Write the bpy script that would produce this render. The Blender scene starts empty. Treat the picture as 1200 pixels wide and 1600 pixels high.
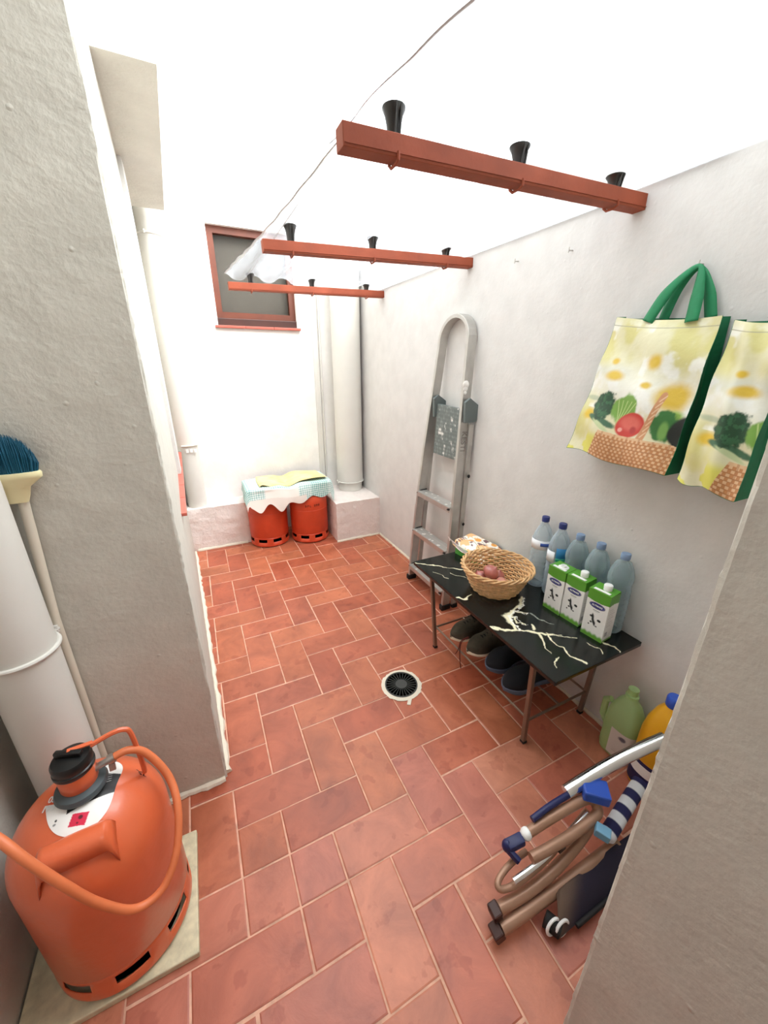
import bpy, bmesh, math, random
import numpy as np
from mathutils import Vector, Matrix
PI = math.pi
random.seed(7); np.random.seed(7)
scene = bpy.context.scene
COL = scene.collection

# ------------------------------------------------------------ camera
th = math.atan(600 / 1600.0); al = math.radians(25.7); HC = 1.4
cd = bpy.data.cameras.new('camera'); cam = bpy.data.objects.new('camera', cd); COL.objects.link(cam)
cd.sensor_fit = 'VERTICAL'; cd.sensor_height = 36; cd.lens = 13.5; cd.clip_start = 0.02
cam.location = (0, 0, HC)
cam.rotation_euler = (PI / 2 - th, 0, -al)
scene.camera = cam

# ------------------------------------------------------------ sky, added fill light, exposure
w = bpy.data.worlds.new('sky'); scene.world = w; w.use_nodes = True
bg = w.node_tree.nodes['Background']; bg.inputs[0].default_value = (0.93, 0.99, 1.0, 1); bg.inputs[1].default_value = 5.5
def area(name, loc, size, power, rot=(0, 0, 0), color=(1, 1, 1), sy=None):
    l = bpy.data.lights.new(name, 'AREA'); l.energy = power; l.size = size; l.color = color
    if sy: l.shape = 'RECTANGLE'; l.size_y = sy
    o = bpy.data.objects.new(name, l); COL.objects.link(o); o.location = loc; o.rotation_euler = rot; return o
area('room_fill_light', (0.0, -0.7, 2.40), 0.4, 7.0, color=(1, 0.97, 0.95))  # fill light added behind the camera to brighten the near walls
sl_ = bpy.data.lights.new('bright_overcast', 'SUN'); sl_.energy = 12.0; sl_.angle = math.radians(75); sl_.color = (0.97, 0.99, 1.0)
so_ = bpy.data.objects.new('bright_overcast', sl_); COL.objects.link(so_); so_.rotation_euler = Vector((-.62, .55, -.75)).to_track_quat('-Z', 'Y').to_euler()
vs = scene.view_settings
vs.view_transform = 'Standard'; vs.look = 'None'; vs.gamma = 1; vs.use_curve_mapping = False; vs.exposure = 0.0

# ------------------------------------------------------------ colour + materials
def lin(h):
    h = h.lstrip('#'); c = [int(h[i:i + 2], 16) / 255 for i in (0, 2, 4)]
    return tuple((x / 12.92 if x <= .04045 else ((x + .055) / 1.055) ** 2.4) for x in c)
def newmat(name):
    m = bpy.data.materials.new(name); m.use_nodes = True
    return m, m.node_tree.nodes, m.node_tree.links, m.node_tree.nodes['Principled BSDF']
def mat(name, hexc, rough=0.6, metal=0, var=0.0, vscale=20, bump=0.0, bscale=80, spec=0.5, trans=0, coat=0):
    m, N, L, b = newmat(name)
    c = lin(hexc); b.inputs['Base Color'].default_value = (*c, 1)
    b.inputs['Roughness'].default_value = rough; b.inputs['Metallic'].default_value = metal
    b.inputs['Specular IOR Level'].default_value = spec
    if coat: b.inputs['Coat Weight'].default_value = coat; b.inputs['Coat Roughness'].default_value = 0.1
    if trans: b.inputs['Transmission Weight'].default_value = trans
    tc = N.new('ShaderNodeTexCoord')
    if var:
        n = N.new('ShaderNodeTexNoise'); n.inputs['Scale'].default_value = vscale; n.inputs['Detail'].default_value = 6
        L.new(tc.outputs['Object'], n.inputs['Vector'])
        r = N.new('ShaderNodeValToRGB'); r.color_ramp.elements[0].position = .3; r.color_ramp.elements[1].position = .7
        r.color_ramp.elements[0].color = (*[x * (1 - var) for x in c], 1)
        r.color_ramp.elements[1].color = (*[min(1, x * (1 + var)) for x in c], 1)
        L.new(n.outputs['Fac'], r.inputs['Fac']); L.new(r.outputs['Color'], b.inputs['Base Color'])
    if bump:
        n2 = N.new('ShaderNodeTexNoise'); n2.inputs['Scale'].default_value = bscale; n2.inputs['Detail'].default_value = 8
        L.new(tc.outputs['Object'], n2.inputs['Vector'])
        bp = N.new('ShaderNodeBump'); bp.inputs['Strength'].default_value = 1.0; bp.inputs['Distance'].default_value = bump
        L.new(n2.outputs['Fac'], bp.inputs['Height']); L.new(bp.outputs['Normal'], b.inputs['Normal'])
    return m
def vmat(name, rough=0.6, bump=0.0, bscale=100, metal=0, coat=0):
    m, N, L, b = newmat(name)
    a = N.new('ShaderNodeAttribute'); a.attribute_name = 'Col'
    L.new(a.outputs['Color'], b.inputs['Base Color']); b.inputs['Roughness'].default_value = rough
    b.inputs['Metallic'].default_value = metal
    if coat: b.inputs['Coat Weight'].default_value = coat
    if bump:
        tc = N.new('ShaderNodeTexCoord')
        n2 = N.new('ShaderNodeTexNoise'); n2.inputs['Scale'].default_value = bscale; n2.inputs['Detail'].default_value = 6
        L.new(tc.outputs['Object'], n2.inputs['Vector'])
        bp = N.new('ShaderNodeBump'); bp.inputs['Distance'].default_value = bump
        L.new(n2.outputs['Fac'], bp.inputs['Height']); L.new(bp.outputs['Normal'], b.inputs['Normal'])
    return m
def clear(name, tint, body, mix=0.55, rough=0.08):
    """thin clear plastic: mostly see-through, a little milky body, glossy skin"""
    m, N, L, b = newmat(name)
    b.inputs['Base Color'].default_value = (*lin(body), 1); b.inputs['Roughness'].default_value = rough
    t = N.new('ShaderNodeBsdfTransparent'); t.inputs[0].default_value = (*lin(tint), 1)
    mx = N.new('ShaderNodeMixShader'); lw = N.new('ShaderNodeLayerWeight'); lw.inputs[0].default_value = 0.35
    mr = N.new('ShaderNodeMapRange'); mr.inputs['To Min'].default_value = mix; mr.inputs['To Max'].default_value = 0.8
    L.new(lw.outputs['Facing'], mr.inputs['Value']); L.new(mr.outputs[0], mx.inputs[0])
    L.new(t.outputs[0], mx.inputs[1]); L.new(b.outputs[0], mx.inputs[2])
    L.new(mx.outputs[0], N['Material Output'].inputs[0]); return m

M = {}
def plaster(name, hexc, big=0.004, small=0.0012):
    m, N, L, b = newmat(name)
    b.inputs['Roughness'].default_value = 0.85; b.inputs['Specular IOR Level'].default_value = 0.2
    tc = N.new('ShaderNodeTexCoord'); c = lin(hexc)
    n1 = N.new('ShaderNodeTexNoise'); n1.inputs['Scale'].default_value = 9; n1.inputs['Detail'].default_value = 8; n1.inputs['Roughness'].default_value = 0.55
    n2 = N.new('ShaderNodeTexNoise'); n2.inputs['Scale'].default_value = 70; n2.inputs['Detail'].default_value = 5
    vo = N.new('ShaderNodeTexVoronoi'); vo.inputs['Scale'].default_value = 16
    for n in (n1, n2, vo): L.new(tc.outputs['Object'], n.inputs['Vector'])
    lump = N.new('ShaderNodeMapRange'); lump.inputs['From Min'].default_value = 0.0; lump.inputs['From Max'].default_value = 0.10
    lump.inputs['To Min'].default_value = 1; lump.inputs['To Max'].default_value = 0
    L.new(vo.outputs['Distance'], lump.inputs['Value'])
    b1 = N.new('ShaderNodeBump'); b1.inputs['Distance'].default_value = big; L.new(n1.outputs['Fac'], b1.inputs['Height'])
    b2 = N.new('ShaderNodeBump'); b2.inputs['Distance'].default_value = small; L.new(n2.outputs['Fac'], b2.inputs['Height']); L.new(b1.outputs[0], b2.inputs['Normal'])
    b3 = N.new('ShaderNodeBump'); b3.inputs['Distance'].default_value = small * 1.2; L.new(lump.outputs[0], b3.inputs['Height']); L.new(b2.outputs[0], b3.inputs['Normal'])
    L.new(b3.outputs[0], b.inputs['Normal'])
    r = N.new('ShaderNodeValToRGB'); r.color_ramp.elements[0].color = (*[x * .93 for x in c], 1); r.color_ramp.elements[1].color = (*c, 1)
    r.color_ramp.elements[0].position = .35; r.color_ramp.elements[1].position = .65
    L.new(n1.outputs['Fac'], r.inputs['Fac']); L.new(r.outputs[0], b.inputs['Base Color'])
    return m
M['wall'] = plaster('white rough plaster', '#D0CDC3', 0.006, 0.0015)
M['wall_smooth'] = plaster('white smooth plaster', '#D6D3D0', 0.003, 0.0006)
M['plinth'] = plaster('lumpy painted cement', '#EADFD9', 0.02, 0.003)
M['orange'] = mat('orange gas enamel', '#DF6B42', 0.32, var=.06, vscale=6, bump=.0006, bscale=60, coat=.25)
M['orange_old'] = mat('worn orange enamel', '#CF4A2A', 0.4, var=.10, vscale=9)
M['hose'] = mat('orange rubber', '#E07A4C', 0.45, var=.05)
M['black'] = mat('black plastic', '#101112', 0.35)
M['rubber'] = mat('black rubber', '#151313', 0.7)
M['greyring'] = mat('grey rubber collar', '#4A5458', 0.5)
M['steel'] = mat('zinc steel', '#B9B4AE', 0.35, metal=1)
M['alu'] = mat('ladder aluminium', '#BDBAB5', 0.42, metal=.75, var=.10, vscale=14)
M['chrome'] = mat('polished aluminium', '#E8E8EA', 0.18, metal=1)
M['bronze'] = mat('bronze painted tube', '#A57F68', 0.38, metal=.3, var=.08)
M['tablemetal'] = mat('brushed bronze steel', '#8B796B', 0.35, metal=.6)
M['greyplastic'] = mat('grey hinge plastic', '#626B6A', 0.5)
M['paintspot'] = mat('white paint spatter', '#F2EFEA', 0.6)
M['beam'] = mat('red oxide painted steel', '#934428', 0.75, var=.14, vscale=10, bump=.001, bscale=40)
M['wood'] = mat('varnished brown wood', '#64301D', 0.45, var=.2, vscale=9)
M['wooddark'] = mat('dark brown wood', '#3C190F', 0.5, var=.2, vscale=9)
M['blind'] = mat('grey beige blind', '#5A5348', 0.6, var=.05)
M['sill'] = mat('glazed red clay', '#B35B4C', 0.4, var=.1, vscale=8)
M['slab'] = mat('cream stone slab', '#CFC6A6', 0.6, var=.18, vscale=40, bump=.001)
M['pipe'] = mat('white painted pipe', '#D6D3CC', 0.5, var=.03, vscale=5, bump=.0008, bscale=30)
M['shade'] = mat('brown grey recess', '#6E6259', 0.8)
M['cable'] = mat('cream conduit', '#D9CDB8', 0.6)
M['blue'] = mat('blue plastic', '#2B52B4', 0.35)
M['navy'] = mat('navy plastic', '#161D52', 0.45)
M['bluelt'] = mat('pale blue plastic', '#6E9CB8', 0.4)
M['navyfabric'] = mat('navy woven fabric', '#1B1A2E', 0.9, bump=.001, bscale=400)
M['brownfabric'] = mat('faded brown fabric', '#5E4A40', 0.9)
M['whiteplastic'] = mat('white plastic', '#F4F4F2', 0.35)
M['green_fabric'] = mat('green woven strap', '#0E7A4C', 0.6, var=.1, vscale=50)
M['green_dark'] = mat('green gusset fabric', '#0F6B45', 0.7, var=.15, vscale=20)
M['teal'] = mat('teal bristle', '#06506A', 0.6)
M['cream'] = mat('cream plastic', '#E8DDB0', 0.4)
M['creamhandle'] = mat('cream pole', '#D8CFBE', 0.5)
M['wicker'] = mat('light wicker', '#D9AE7C', 0.55, var=.22, vscale=60)
M['onion'] = mat('pink onion skin', '#B56A62', 0.28, var=.18, vscale=25, coat=.3)
M['onion2'] = mat('papery onion skin', '#C08070', 0.5, var=.25, vscale=40)
M['egg'] = mat('pale cream shell', '#F0DCC8', 0.5)
M['garlic'] = mat('white garlic skin', '#F3EBE4', 0.6)
M['bluecap'] = mat('dark blue cap', '#1D2C6E', 0.35)
M['greycap'] = mat('grey blue cap', '#7C95B6', 0.4)
M['water'] = clear('clear water plastic', '#F3F8FA', '#CBD9E2', 0.20)
M['water2'] = clear('clear bluish plastic', '#E6EFF1', '#B2C4CA', 0.24)
M['greenbottle'] = clear('green translucent plastic', '#F0F8E6', '#C8EBA6', 0.45, 0.3)
M['yellowbottle'] = mat('yellow plastic', '#DFA21E', 0.35, spec=.5)
M['sole'] = mat('cream rubber sole', '#E8E1CB', 0.7)
M['shoe'] = mat('olive suede', '#4A4438', 0.9, var=.2, vscale=40)
M['shoedark'] = mat('black mesh lining', '#0F0E0E', 0.9)
M['lace'] = mat('dark red lace', '#5A1D18', 0.8)
M['slipper'] = mat('navy felt', '#10131C', 0.9)
M['slipsole'] = mat('blue grey foam', '#566176', 0.7)
M['grout'] = mat('pink cement grout', '#D9A890', 0.9, var=.2, vscale=30, bump=.001)
M['cement'] = mat('cream cement', '#DDD2C0', 0.9, bump=.003, bscale=50)
M['drainblack'] = mat('black cast plastic', '#4A4A48', 0.8, spec=.2)
M['void'] = mat('drain darkness', '#030303', 1.0, spec=0)
M['cone'] = mat('black moulded plastic', '#2A2724', 0.35)
M['tile'] = None
M['wallback'] = M['wall_smooth']
# clay tiles
m, N, L, b = newmat('terracotta tile')
a = N.new('ShaderNodeAttribute'); a.attribute_name = 'Col'
tc = N.new('ShaderNodeTexCoord')
n = N.new('ShaderNodeTexNoise'); n.inputs['Scale'].default_value = 7; n.inputs['Detail'].default_value = 9; n.inputs['Roughness'].default_value = .62; n.inputs['Distortion'].default_value = .6
n3 = N.new('ShaderNodeTexNoise'); n3.inputs['Scale'].default_value = 14; n3.inputs['Detail'].default_value = 4; n3.inputs['Distortion'].default_value = .2
L.new(tc.outputs['Object'], n.inputs['Vector']); L.new(tc.outputs['Object'], n3.inputs['Vector'])
r = N.new('ShaderNodeValToRGB'); r.color_ramp.elements[0].position = .32; r.color_ramp.elements[1].position = .72
r.color_ramp.elements[0].color = (.74, .71, .70, 1); r.color_ramp.elements[1].color = (1.22, 1.30, 1.34, 1)
L.new(n.outputs['Fac'], r.inputs['Fac'])
mu = N.new('ShaderNodeMix'); mu.data_type = 'RGBA'; mu.blend_type = 'MULTIPLY'; mu.inputs[0].default_value = 1
L.new(a.outputs['Color'], mu.inputs[6]); L.new(r.outputs[0], mu.inputs[7])
r2 = N.new('ShaderNodeValToRGB'); r2.color_ramp.elements[0].position = .60; r2.color_ramp.elements[1].position = .64
r2.color_ramp.elements[0].color = (0, 0, 0, 1); r2.color_ramp.elements[1].color = (.55, .55, .55, 1)
L.new(n3.outputs['Fac'], r2.inputs['Fac'])
mu2 = N.new('ShaderNodeMix'); mu2.data_type = 'RGBA'; mu2.blend_type = 'MULTIPLY'
L.new(r2.outputs[0], mu2.inputs[0]); L.new(mu.outputs[2], mu2.inputs[6]); mu2.inputs[7].default_value = (.72, .60, .58, 1)
L.new(mu2.outputs[2], b.inputs['Base Color'])
rr = N.new('ShaderNodeMapRange'); rr.inputs['To Min'].default_value = .30; rr.inputs['To Max'].default_value = .58
L.new(n.outputs['Fac'], rr.inputs['Value']); L.new(rr.outputs[0], b.inputs['Roughness'])
bp = N.new('ShaderNodeBump'); bp.inputs['Distance'].default_value = .0025; L.new(n.outputs['Fac'], bp.inputs['Height']); L.new(bp.outputs[0], b.inputs['Normal'])
M['tile'] = m
# translucent corrugated sheet
m, N, L, b = newmat('clear corrugated plastic')
b.inputs['Base Color'].default_value = (.93, .95, .97, 1); b.inputs['Roughness'].default_value = .25
tr = N.new('ShaderNodeBsdfTransparent'); tr.inputs[0].default_value = (.97, .98, 1, 1)
tl = N.new('ShaderNodeBsdfTranslucent'); tl.inputs[0].default_value = (.80, .84, .90, 1)
m1 = N.new('ShaderNodeMixShader'); m1.inputs[0].default_value = .5
L.new(tl.outputs[0], m1.inputs[1]); L.new(b.outputs[0], m1.inputs[2])
m2 = N.new('ShaderNodeMixShader')
tc = N.new('ShaderNodeTexCoord'); mp = N.new('ShaderNodeMapping'); mp.inputs['Scale'].default_value = (9, 1.2, 9)
ns = N.new('ShaderNodeTexNoise'); ns.inputs['Scale'].default_value = 1; ns.inputs['Detail'].default_value = 5
L.new(tc.outputs['Object'], mp.inputs[0]); L.new(mp.outputs[0], ns.inputs['Vector'])
mr = N.new('ShaderNodeMapRange'); mr.inputs['From Min'].default_value = .3; mr.inputs['From Max'].default_value = .7
mr.inputs['To Min'].default_value = .10; mr.inputs['To Max'].default_value = .42
L.new(ns.outputs['Fac'], mr.inputs['Value']); L.new(mr.outputs[0], m2.inputs[0])
L.new(tr.outputs[0], m2.inputs[1]); L.new(m1.outputs[0], m2.inputs[2]); at = N.new('ShaderNodeAttribute'); at.attribute_name = 'Col'; sx = N.new('ShaderNodeSeparateColor'); L.new(at.outputs['Color'], sx.inputs[0])
dd = N.new('ShaderNodeBsdfDiffuse'); dd.inputs[0].default_value = (.62, .64, .66, 1)
m3 = N.new('ShaderNodeMixShader'); L.new(sx.outputs[0], m3.inputs[0]); L.new(m2.outputs[0], m3.inputs[1]); L.new(dd.outputs[0], m3.inputs[2])
L.new(m3.outputs[0], N['Material Output'].inputs[0])
M['sheet'] = m

# ------------------------------------------------------------ mesh helpers
class G:
    def __init__(s): s.v = []; s.f = []; s.c = []
    def add(s, v, f, c=None):
        o = len(s.v); s.v += [tuple(p) for p in v]; s.f += [tuple(i + o for i in q) for q in f]
        s.c += [c if c is not None else (1, 1, 1)] * len(v); return s
    def box(s, x0, x1, y0, y1, z0, z1, c=None, b=0.0):
        if b <= 0:
            v = [(x, y, z) for z in (z0, z1) for y in (y0, y1) for x in (x0, x1)]
            f = [(0, 2, 3, 1), (4, 5, 7, 6), (0, 1, 5, 4), (2, 6, 7, 3), (0, 4, 6, 2), (1, 3, 7, 5)]
            return s.add(v, f, c)
        bm = bmesh.new(); bmesh.ops.create_cube(bm, size=1)
        for q in bm.verts: q.co = Vector(((x0 + x1) / 2 + q.co.x * (x1 - x0), (y0 + y1) / 2 + q.co.y * (y1 - y0), (z0 + z1) / 2 + q.co.z * (z1 - z0)))
        bmesh.ops.bevel(bm, geom=bm.edges[:], offset=b, segments=2, affect='EDGES', profile=.5)
        bm.verts.index_update()
        s.add([q.co[:] for q in bm.verts], [[q.index for q in f.verts] for f in bm.faces], c); bm.free(); return s
    def obox(s, p0, p1, w, h, up=(0, 0, 1), c=None, b=0.0):
        """box from p0 to p1, width w across, height h along up"""
        p0 = Vector(p0); p1 = Vector(p1); d = (p1 - p0); Ln = d.length; d.normalize()
        sd = d.cross(Vector(up)); sd.normalize(); u = sd.cross(d)
        t = G().box(0, Ln, -w / 2, w / 2, -h / 2, h / 2, b=b)
        v = [p0 + d * q[0] + sd * q[1] + u * q[2] for q in t.v]
        return s.add(v, t.f, c)
    def prism(s, poly, z0, z1, c=None):
        n_ = len(poly); v = [(x, y, z0) for x, y in poly] + [(x, y, z1) for x, y in poly]
        f = [tuple(range(n_))[::-1], tuple(range(n_, 2 * n_))] + [(i, (i + 1) % n_, n_ + (i + 1) % n_, n_ + i) for i in range(n_)]
        return s.add(v, f, c)
    def tube(s, pts, r, n_=10, cap=True, closed=False, c=None, flat=None):
        pts = [Vector(p) for p in pts]; k = len(pts); rs = r if isinstance(r, (list, tuple)) else [r] * k
        v = []; prev = None
        for i, p in enumerate(pts):
            if closed: t = pts[(i + 1) % k] - pts[i - 1]
            else: t = pts[min(i + 1, k - 1)] - pts[max(i - 1, 0)]
            t.normalize()
            if prev is None:
                a_ = Vector((0, 0, 1)) if abs(t.z) < .9 else Vector((1, 0, 0))
                nx = t.cross(a_); nx.normalize()
            else:
                nx = prev - t * prev.dot(t); nx.normalize()
            prev = nx; bn = t.cross(nx)
            fl = flat or 1
            for j in range(n_):
                A = 2 * PI * j / n_; v.append(p + nx * math.cos(A) * rs[i] + bn * math.sin(A) * rs[i] * fl)
        f = []
        for i in range(k if closed else k - 1):
            for j in range(n_):
                a0 = i * n_ + j; a1 = i * n_ + (j + 1) % n_; i2 = (i + 1) % k
                f.append((a0, a1, i2 * n_ + (j + 1) % n_, i2 * n_ + j))
        if cap and not closed: f += [tuple(range(n_))[::-1], tuple(range((k - 1) * n_, k * n_))]
        return s.add(v, f, c)
    def lathe(s, prof, cx=0, cy=0, cz=0, n_=40, c=None, sq=None, rot=0, cap=True):
        """prof list of (r, z); sq = superellipse exponent and (ax, ay) scale"""
        v = []
        for r_, z in prof:
            for j in range(n_):
                A = 2 * PI * j / n_ + rot; ca, sa = math.cos(A), math.sin(A)
                if sq:
                    e = 2 / sq[0]; X = math.copysign(abs(ca) ** e, ca) * sq[1]; Y = math.copysign(abs(sa) ** e, sa) * sq[2]
                else: X, Y = ca, sa
                v.append((cx + X * r_, cy + Y * r_, cz + z))
        f = []
        for i in range(len(prof) - 1):
            for j in range(n_):
                f.append((i * n_ + j, i * n_ + (j + 1) % n_, (i + 1) * n_ + (j + 1) % n_, (i + 1) * n_ + j))
        if cap and prof[0][0] > 1e-4: f.append(tuple(range(n_))[::-1])
        if cap and prof[-1][0] > 1e-4: f.append(tuple(range((len(prof) - 1) * n_, len(prof) * n_)))
        return s.add(v, f, c)
    def ell(s, c0, rx, ry, rz, n_=20, c=None):
        pr = [(max(math.sin(PI * i / 12), 1e-5), -math.cos(PI * i / 12)) for i in range(13)]
        t = G().lathe(pr, n_=n_)
        return s.add([(c0[0] + x * rx, c0[1] + y * ry, c0[2] + z * rz) for x, y, z in t.v], t.f, c)
    def grid(s, nu, nv, P, Cc=None, flip=False):
        """P: (nv,nu,3) array, Cc same"""
        o = len(s.v); s.v += [tuple(p) for p in P.reshape(-1, 3).tolist()]
        s.c += [tuple(p) for p in (Cc if Cc is not None else np.ones_like(P)).reshape(-1, 3).tolist()]
        for j in range(nv - 1):
            for i in range(nu - 1):
                q = (o + j * nu + i, o + j * nu + i + 1, o + (j + 1) * nu + i + 1, o + (j + 1) * nu + i)
                s.f.append(q[::-1] if flip else q)
        return s
    def xf(s, Mx):
        s.v = [tuple(Mx @ Vector(p)) for p in s.v]; return s

def obj(name, g, m, parent=None, smooth=False, colors=False, bevel=0, solid=0, ang=40):
    me = bpy.data.meshes.new(name)
    v = g.v
    me.from_pydata(v, [], g.f); me.update()
    if colors:
        ca = me.color_attributes.new('Col', 'FLOAT_COLOR', 'POINT')
        arr = np.ones((len(g.c), 4), dtype=np.float32); arr[:, :3] = np.array(g.c); ca.data.foreach_set('color', arr.ravel())
    me.materials.append(m)
    bm = bmesh.new(); bm.from_mesh(me); bmesh.ops.recalc_face_normals(bm, faces=bm.faces)
    if smooth:
        for f in bm.faces: f.smooth = True
        for e in bm.edges:
            if len(e.link_faces) == 2 and e.calc_face_angle(0) > math.radians(ang): e.smooth = False
    bm.to_mesh(me); bm.free()
    o = bpy.data.objects.new(name, me); COL.objects.link(o)
    if solid:
        md = o.modifiers.new('thick', 'SOLIDIFY'); md.thickness = solid; md.offset = 0
    if bevel:
        md = o.modifiers.new('bevel', 'BEVEL'); md.width = bevel; md.segments = 2; md.limit_method = 'ANGLE'
    if parent:
        o.parent = parent
        o.matrix_parent_inverse = Matrix.Identity(4)
        o.location = -Vector(parent.location) if parent.type == 'EMPTY' and not parent.get('_local') else (0, 0, 0)
        if parent.type == 'EMPTY' and parent.get('_local'): o.location = (0, 0, 0)
    return o
def thing(name, label, cat, loc=(0, 0, 0), group=None, local=False):
    o = bpy.data.objects.new(name, None); COL.objects.link(o); o.location = loc; o.empty_display_size = .05
    o['label'] = label; o['category'] = cat
    if group: o['group'] = group
    if local: o['_local'] = 1
    return o
def tag(o, label, cat, group=None, kind=None):
    o['label'] = label; o['category'] = cat
    if group: o['group'] = group
    if kind: o['kind'] = kind
    return o
def struct(name, g, m, parent=None, label=None, **k):
    o = obj(name, g, m, parent, **k)
    if parent is None: o['kind'] = 'structure'
    if label: o['label'] = label
    return o
def text(name, s_, size, m, parent, origin, xdir, ydir, depth=.0004):
    cu = bpy.data.curves.new(name, 'FONT'); cu.body = s_; cu.size = size; cu.align_x = 'CENTER'; cu.align_y = 'CENTER'; cu.extrude = depth; cu.offset = size * .02
    t = bpy.data.objects.new(name, cu); COL.objects.link(t)
    bpy.context.view_layer.update()
    me = bpy.data.meshes.new_from_object(t.evaluated_get(bpy.context.evaluated_depsgraph_get()))
    bpy.data.objects.remove(t); bpy.data.curves.remove(cu)
    X = Vector(xdir).normalized(); Y = Vector(ydir).normalized(); Z = X.cross(Y)
    O = Vector(origin)
    for q in me.vertices: q.co = O + X * q.co.x + Y * q.co.y + Z * q.co.z
    me.materials.clear(); me.materials.append(m); me.name = name
    o = bpy.data.objects.new(name, me); COL.objects.link(o); o.parent = parent
    if parent.type == 'EMPTY' and not parent.get('_local'): o.location = -Vector(parent.location)
    return o
def copytree(o, parent=None):
    c = o.copy(); COL.objects.link(c)
    if parent: c.parent = parent
    for ch in list(o.children): copytree(ch, c)
    return c
def ss(a, b_, x): t = np.clip((x - a) / (b_ - a), 0, 1); return t * t * (3 - 2 * t)

def spline(pts, n_=12):
    pts = [Vector(p) for p in pts]; out = []
    for i in range(len(pts) - 1):
        p0 = pts[max(i - 1, 0)]; p1 = pts[i]; p2 = pts[i + 1]; p3 = pts[min(i + 2, len(pts) - 1)]
        for k in range(n_):
            s_ = k / n_
            out.append(.5 * ((2 * p1) + (p2 - p0) * s_ + (2 * p0 - 5 * p1 + 4 * p2 - p3) * s_ * s_ + (3 * p1 - p0 - 3 * p2 + p3) * s_ ** 3))
    out.append(pts[-1]); return out
# value noise for painted prints
def vnoise(x, y, seed=0):
    rs = np.random.RandomState(seed); T = rs.rand(64, 64)
    xi = np.floor(x).astype(int); yi = np.floor(y).astype(int); fx = x - xi; fy = y - yi
    fx = fx * fx * (3 - 2 * fx); fy = fy * fy * (3 - 2 * fy)
    g = lambda i, j: T[i % 64, j % 64]
    return (g(xi, yi) * (1 - fx) + g(xi + 1, yi) * fx) * (1 - fy) + (g(xi, yi + 1) * (1 - fx) + g(xi + 1, yi + 1) * fx) * fy
def fbm(x, y, seed=0, o=4):
    r_ = 0; a_ = .5
    for i in range(o): r_ = r_ + a_ * vnoise(x * 2 ** i, y * 2 ** i, seed + i); a_ /= 2
    return r_
class Canvas:
    def __init__(s, U, V, base): s.U = U; s.V = V; s.C = np.ones(U.shape + (3,)) * np.array(lin(base))
    def put(s, mask, hexc, k=1.0):
        mk = (np.clip(mask, 0, 1) * k)[..., None]; s.C = s.C * (1 - mk) + np.array(lin(hexc)) * mk
    def ellipse(s, cx, cy, rx, ry, hexc, soft=.15, ang=0, k=1.0, rag=0, rs=20, seed=3):
        dx = s.U - cx; dy = s.V - cy; ca, sa = math.cos(ang), math.sin(ang)
        x = (dx * ca + dy * sa) / rx; y = (-dx * sa + dy * ca) / ry
        d = np.sqrt(x * x + y * y)
        if rag: d = d + rag * (fbm(s.U * rs, s.V * rs, seed) - .47)
        s.put(ss(1 + soft, 1 - soft, d) if False else 1 - ss(1 - soft, 1 + soft, d), hexc, k)
    def line(s, pts, w, hexc, jit=0, js=30, soft=.4, seed=5):
        D = np.full(s.U.shape, 9.)
        U = s.U; V = s.V
        if jit: U = U + jit * (fbm(U * js, V * js, seed) - .47) * 2; V = V + jit * (fbm(V * js + 9, U * js, seed + 3) - .47) * 2
        for i in range(len(pts) - 1):
            (x0, y0, *a0), (x1, y1, *a1) = pts[i], pts[i + 1]
            w0 = a0[0] if a0 else w; w1 = a1[0] if a1 else w
            dx, dy = x1 - x0, y1 - y0; t = np.clip(((U - x0) * dx + (V - y0) * dy) / (dx * dx + dy * dy + 1e-12), 0, 1)
            d = np.hypot(U - x0 - t * dx, V - y0 - t * dy) / (w0 + (w1 - w0) * t)
            D = np.minimum(D, d)
        s.put(1 - ss(1 - soft, 1 + soft, D), hexc)
    def poly(s, pts, hexc, k=1.0):
        ins = np.zeros(s.U.shape, bool); n_ = len(pts)
        for i in range(n_):
            x0, y0 = pts[i]; x1, y1 = pts[(i + 1) % n_]
            cond = ((y0 > s.V) != (y1 > s.V)) & (s.U < (x1 - x0) * (s.V - y0) / (y1 - y0 + 1e-12) + x0)
            ins ^= cond
        s.put(ins.astype(float), hexc, k)

XR = 1.344; YB = 3.40; ZT = 4.2
# ============================================================ SETTING
# floor: herringbone clay tiles
PX, PY, S = -0.08, 1.067, 0.1385
g = G(); COLS = ['#C8755A', '#CA7A5C', '#C26C52', '#CF8062', '#C67258', '#C06C54', '#CC7C60', '#C4725A', '#CF8466', '#C0705A']
def tile(x0, x1, y0, y1):
    gp = .0022 + random.random() * .0012
    hx = random.choice(COLS); c = np.array(lin(hx)) * random.uniform(.95, 1.06)
    c = c * (np.array([.90, .90, .93]) if y0 < .70 else np.array([.74, .61, .51]))  # light balance put into tile colour: far tiles darker against the sun, front pinker
    z = random.uniform(-.0008, .0008); bb = .0035
    j = lambda: random.uniform(-.0012, .0012)
    P = [(x0 + gp + j(), y0 + gp + j()), (x1 - gp + j(), y0 + gp + j()), (x1 - gp + j(), y1 - gp + j()), (x0 + gp + j(), y1 - gp + j())]
    cx, cy = (x0 + x1) / 2, (y0 + y1) / 2
    I = [(p[0] + math.copysign(bb, cx - p[0]), p[1] + math.copysign(bb, cy - p[1])) for p in P]
    v = [(*p, -.004) for p in P] + [(*p, z - .0012) for p in P] + [(*p, z) for p in I]
    f = [(8, 9, 10, 11)] + [(i, (i + 1) % 4, 4 + (i + 1) % 4, 4 + i) for i in range(4)] + [(4 + i, 4 + (i + 1) % 4, 8 + (i + 1) % 4, 8 + i) for i in range(4)]
    g.add(v, f, tuple(c))
XMIN, XMAX, YMIN = -1.2, 1.75, -1.5
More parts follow.
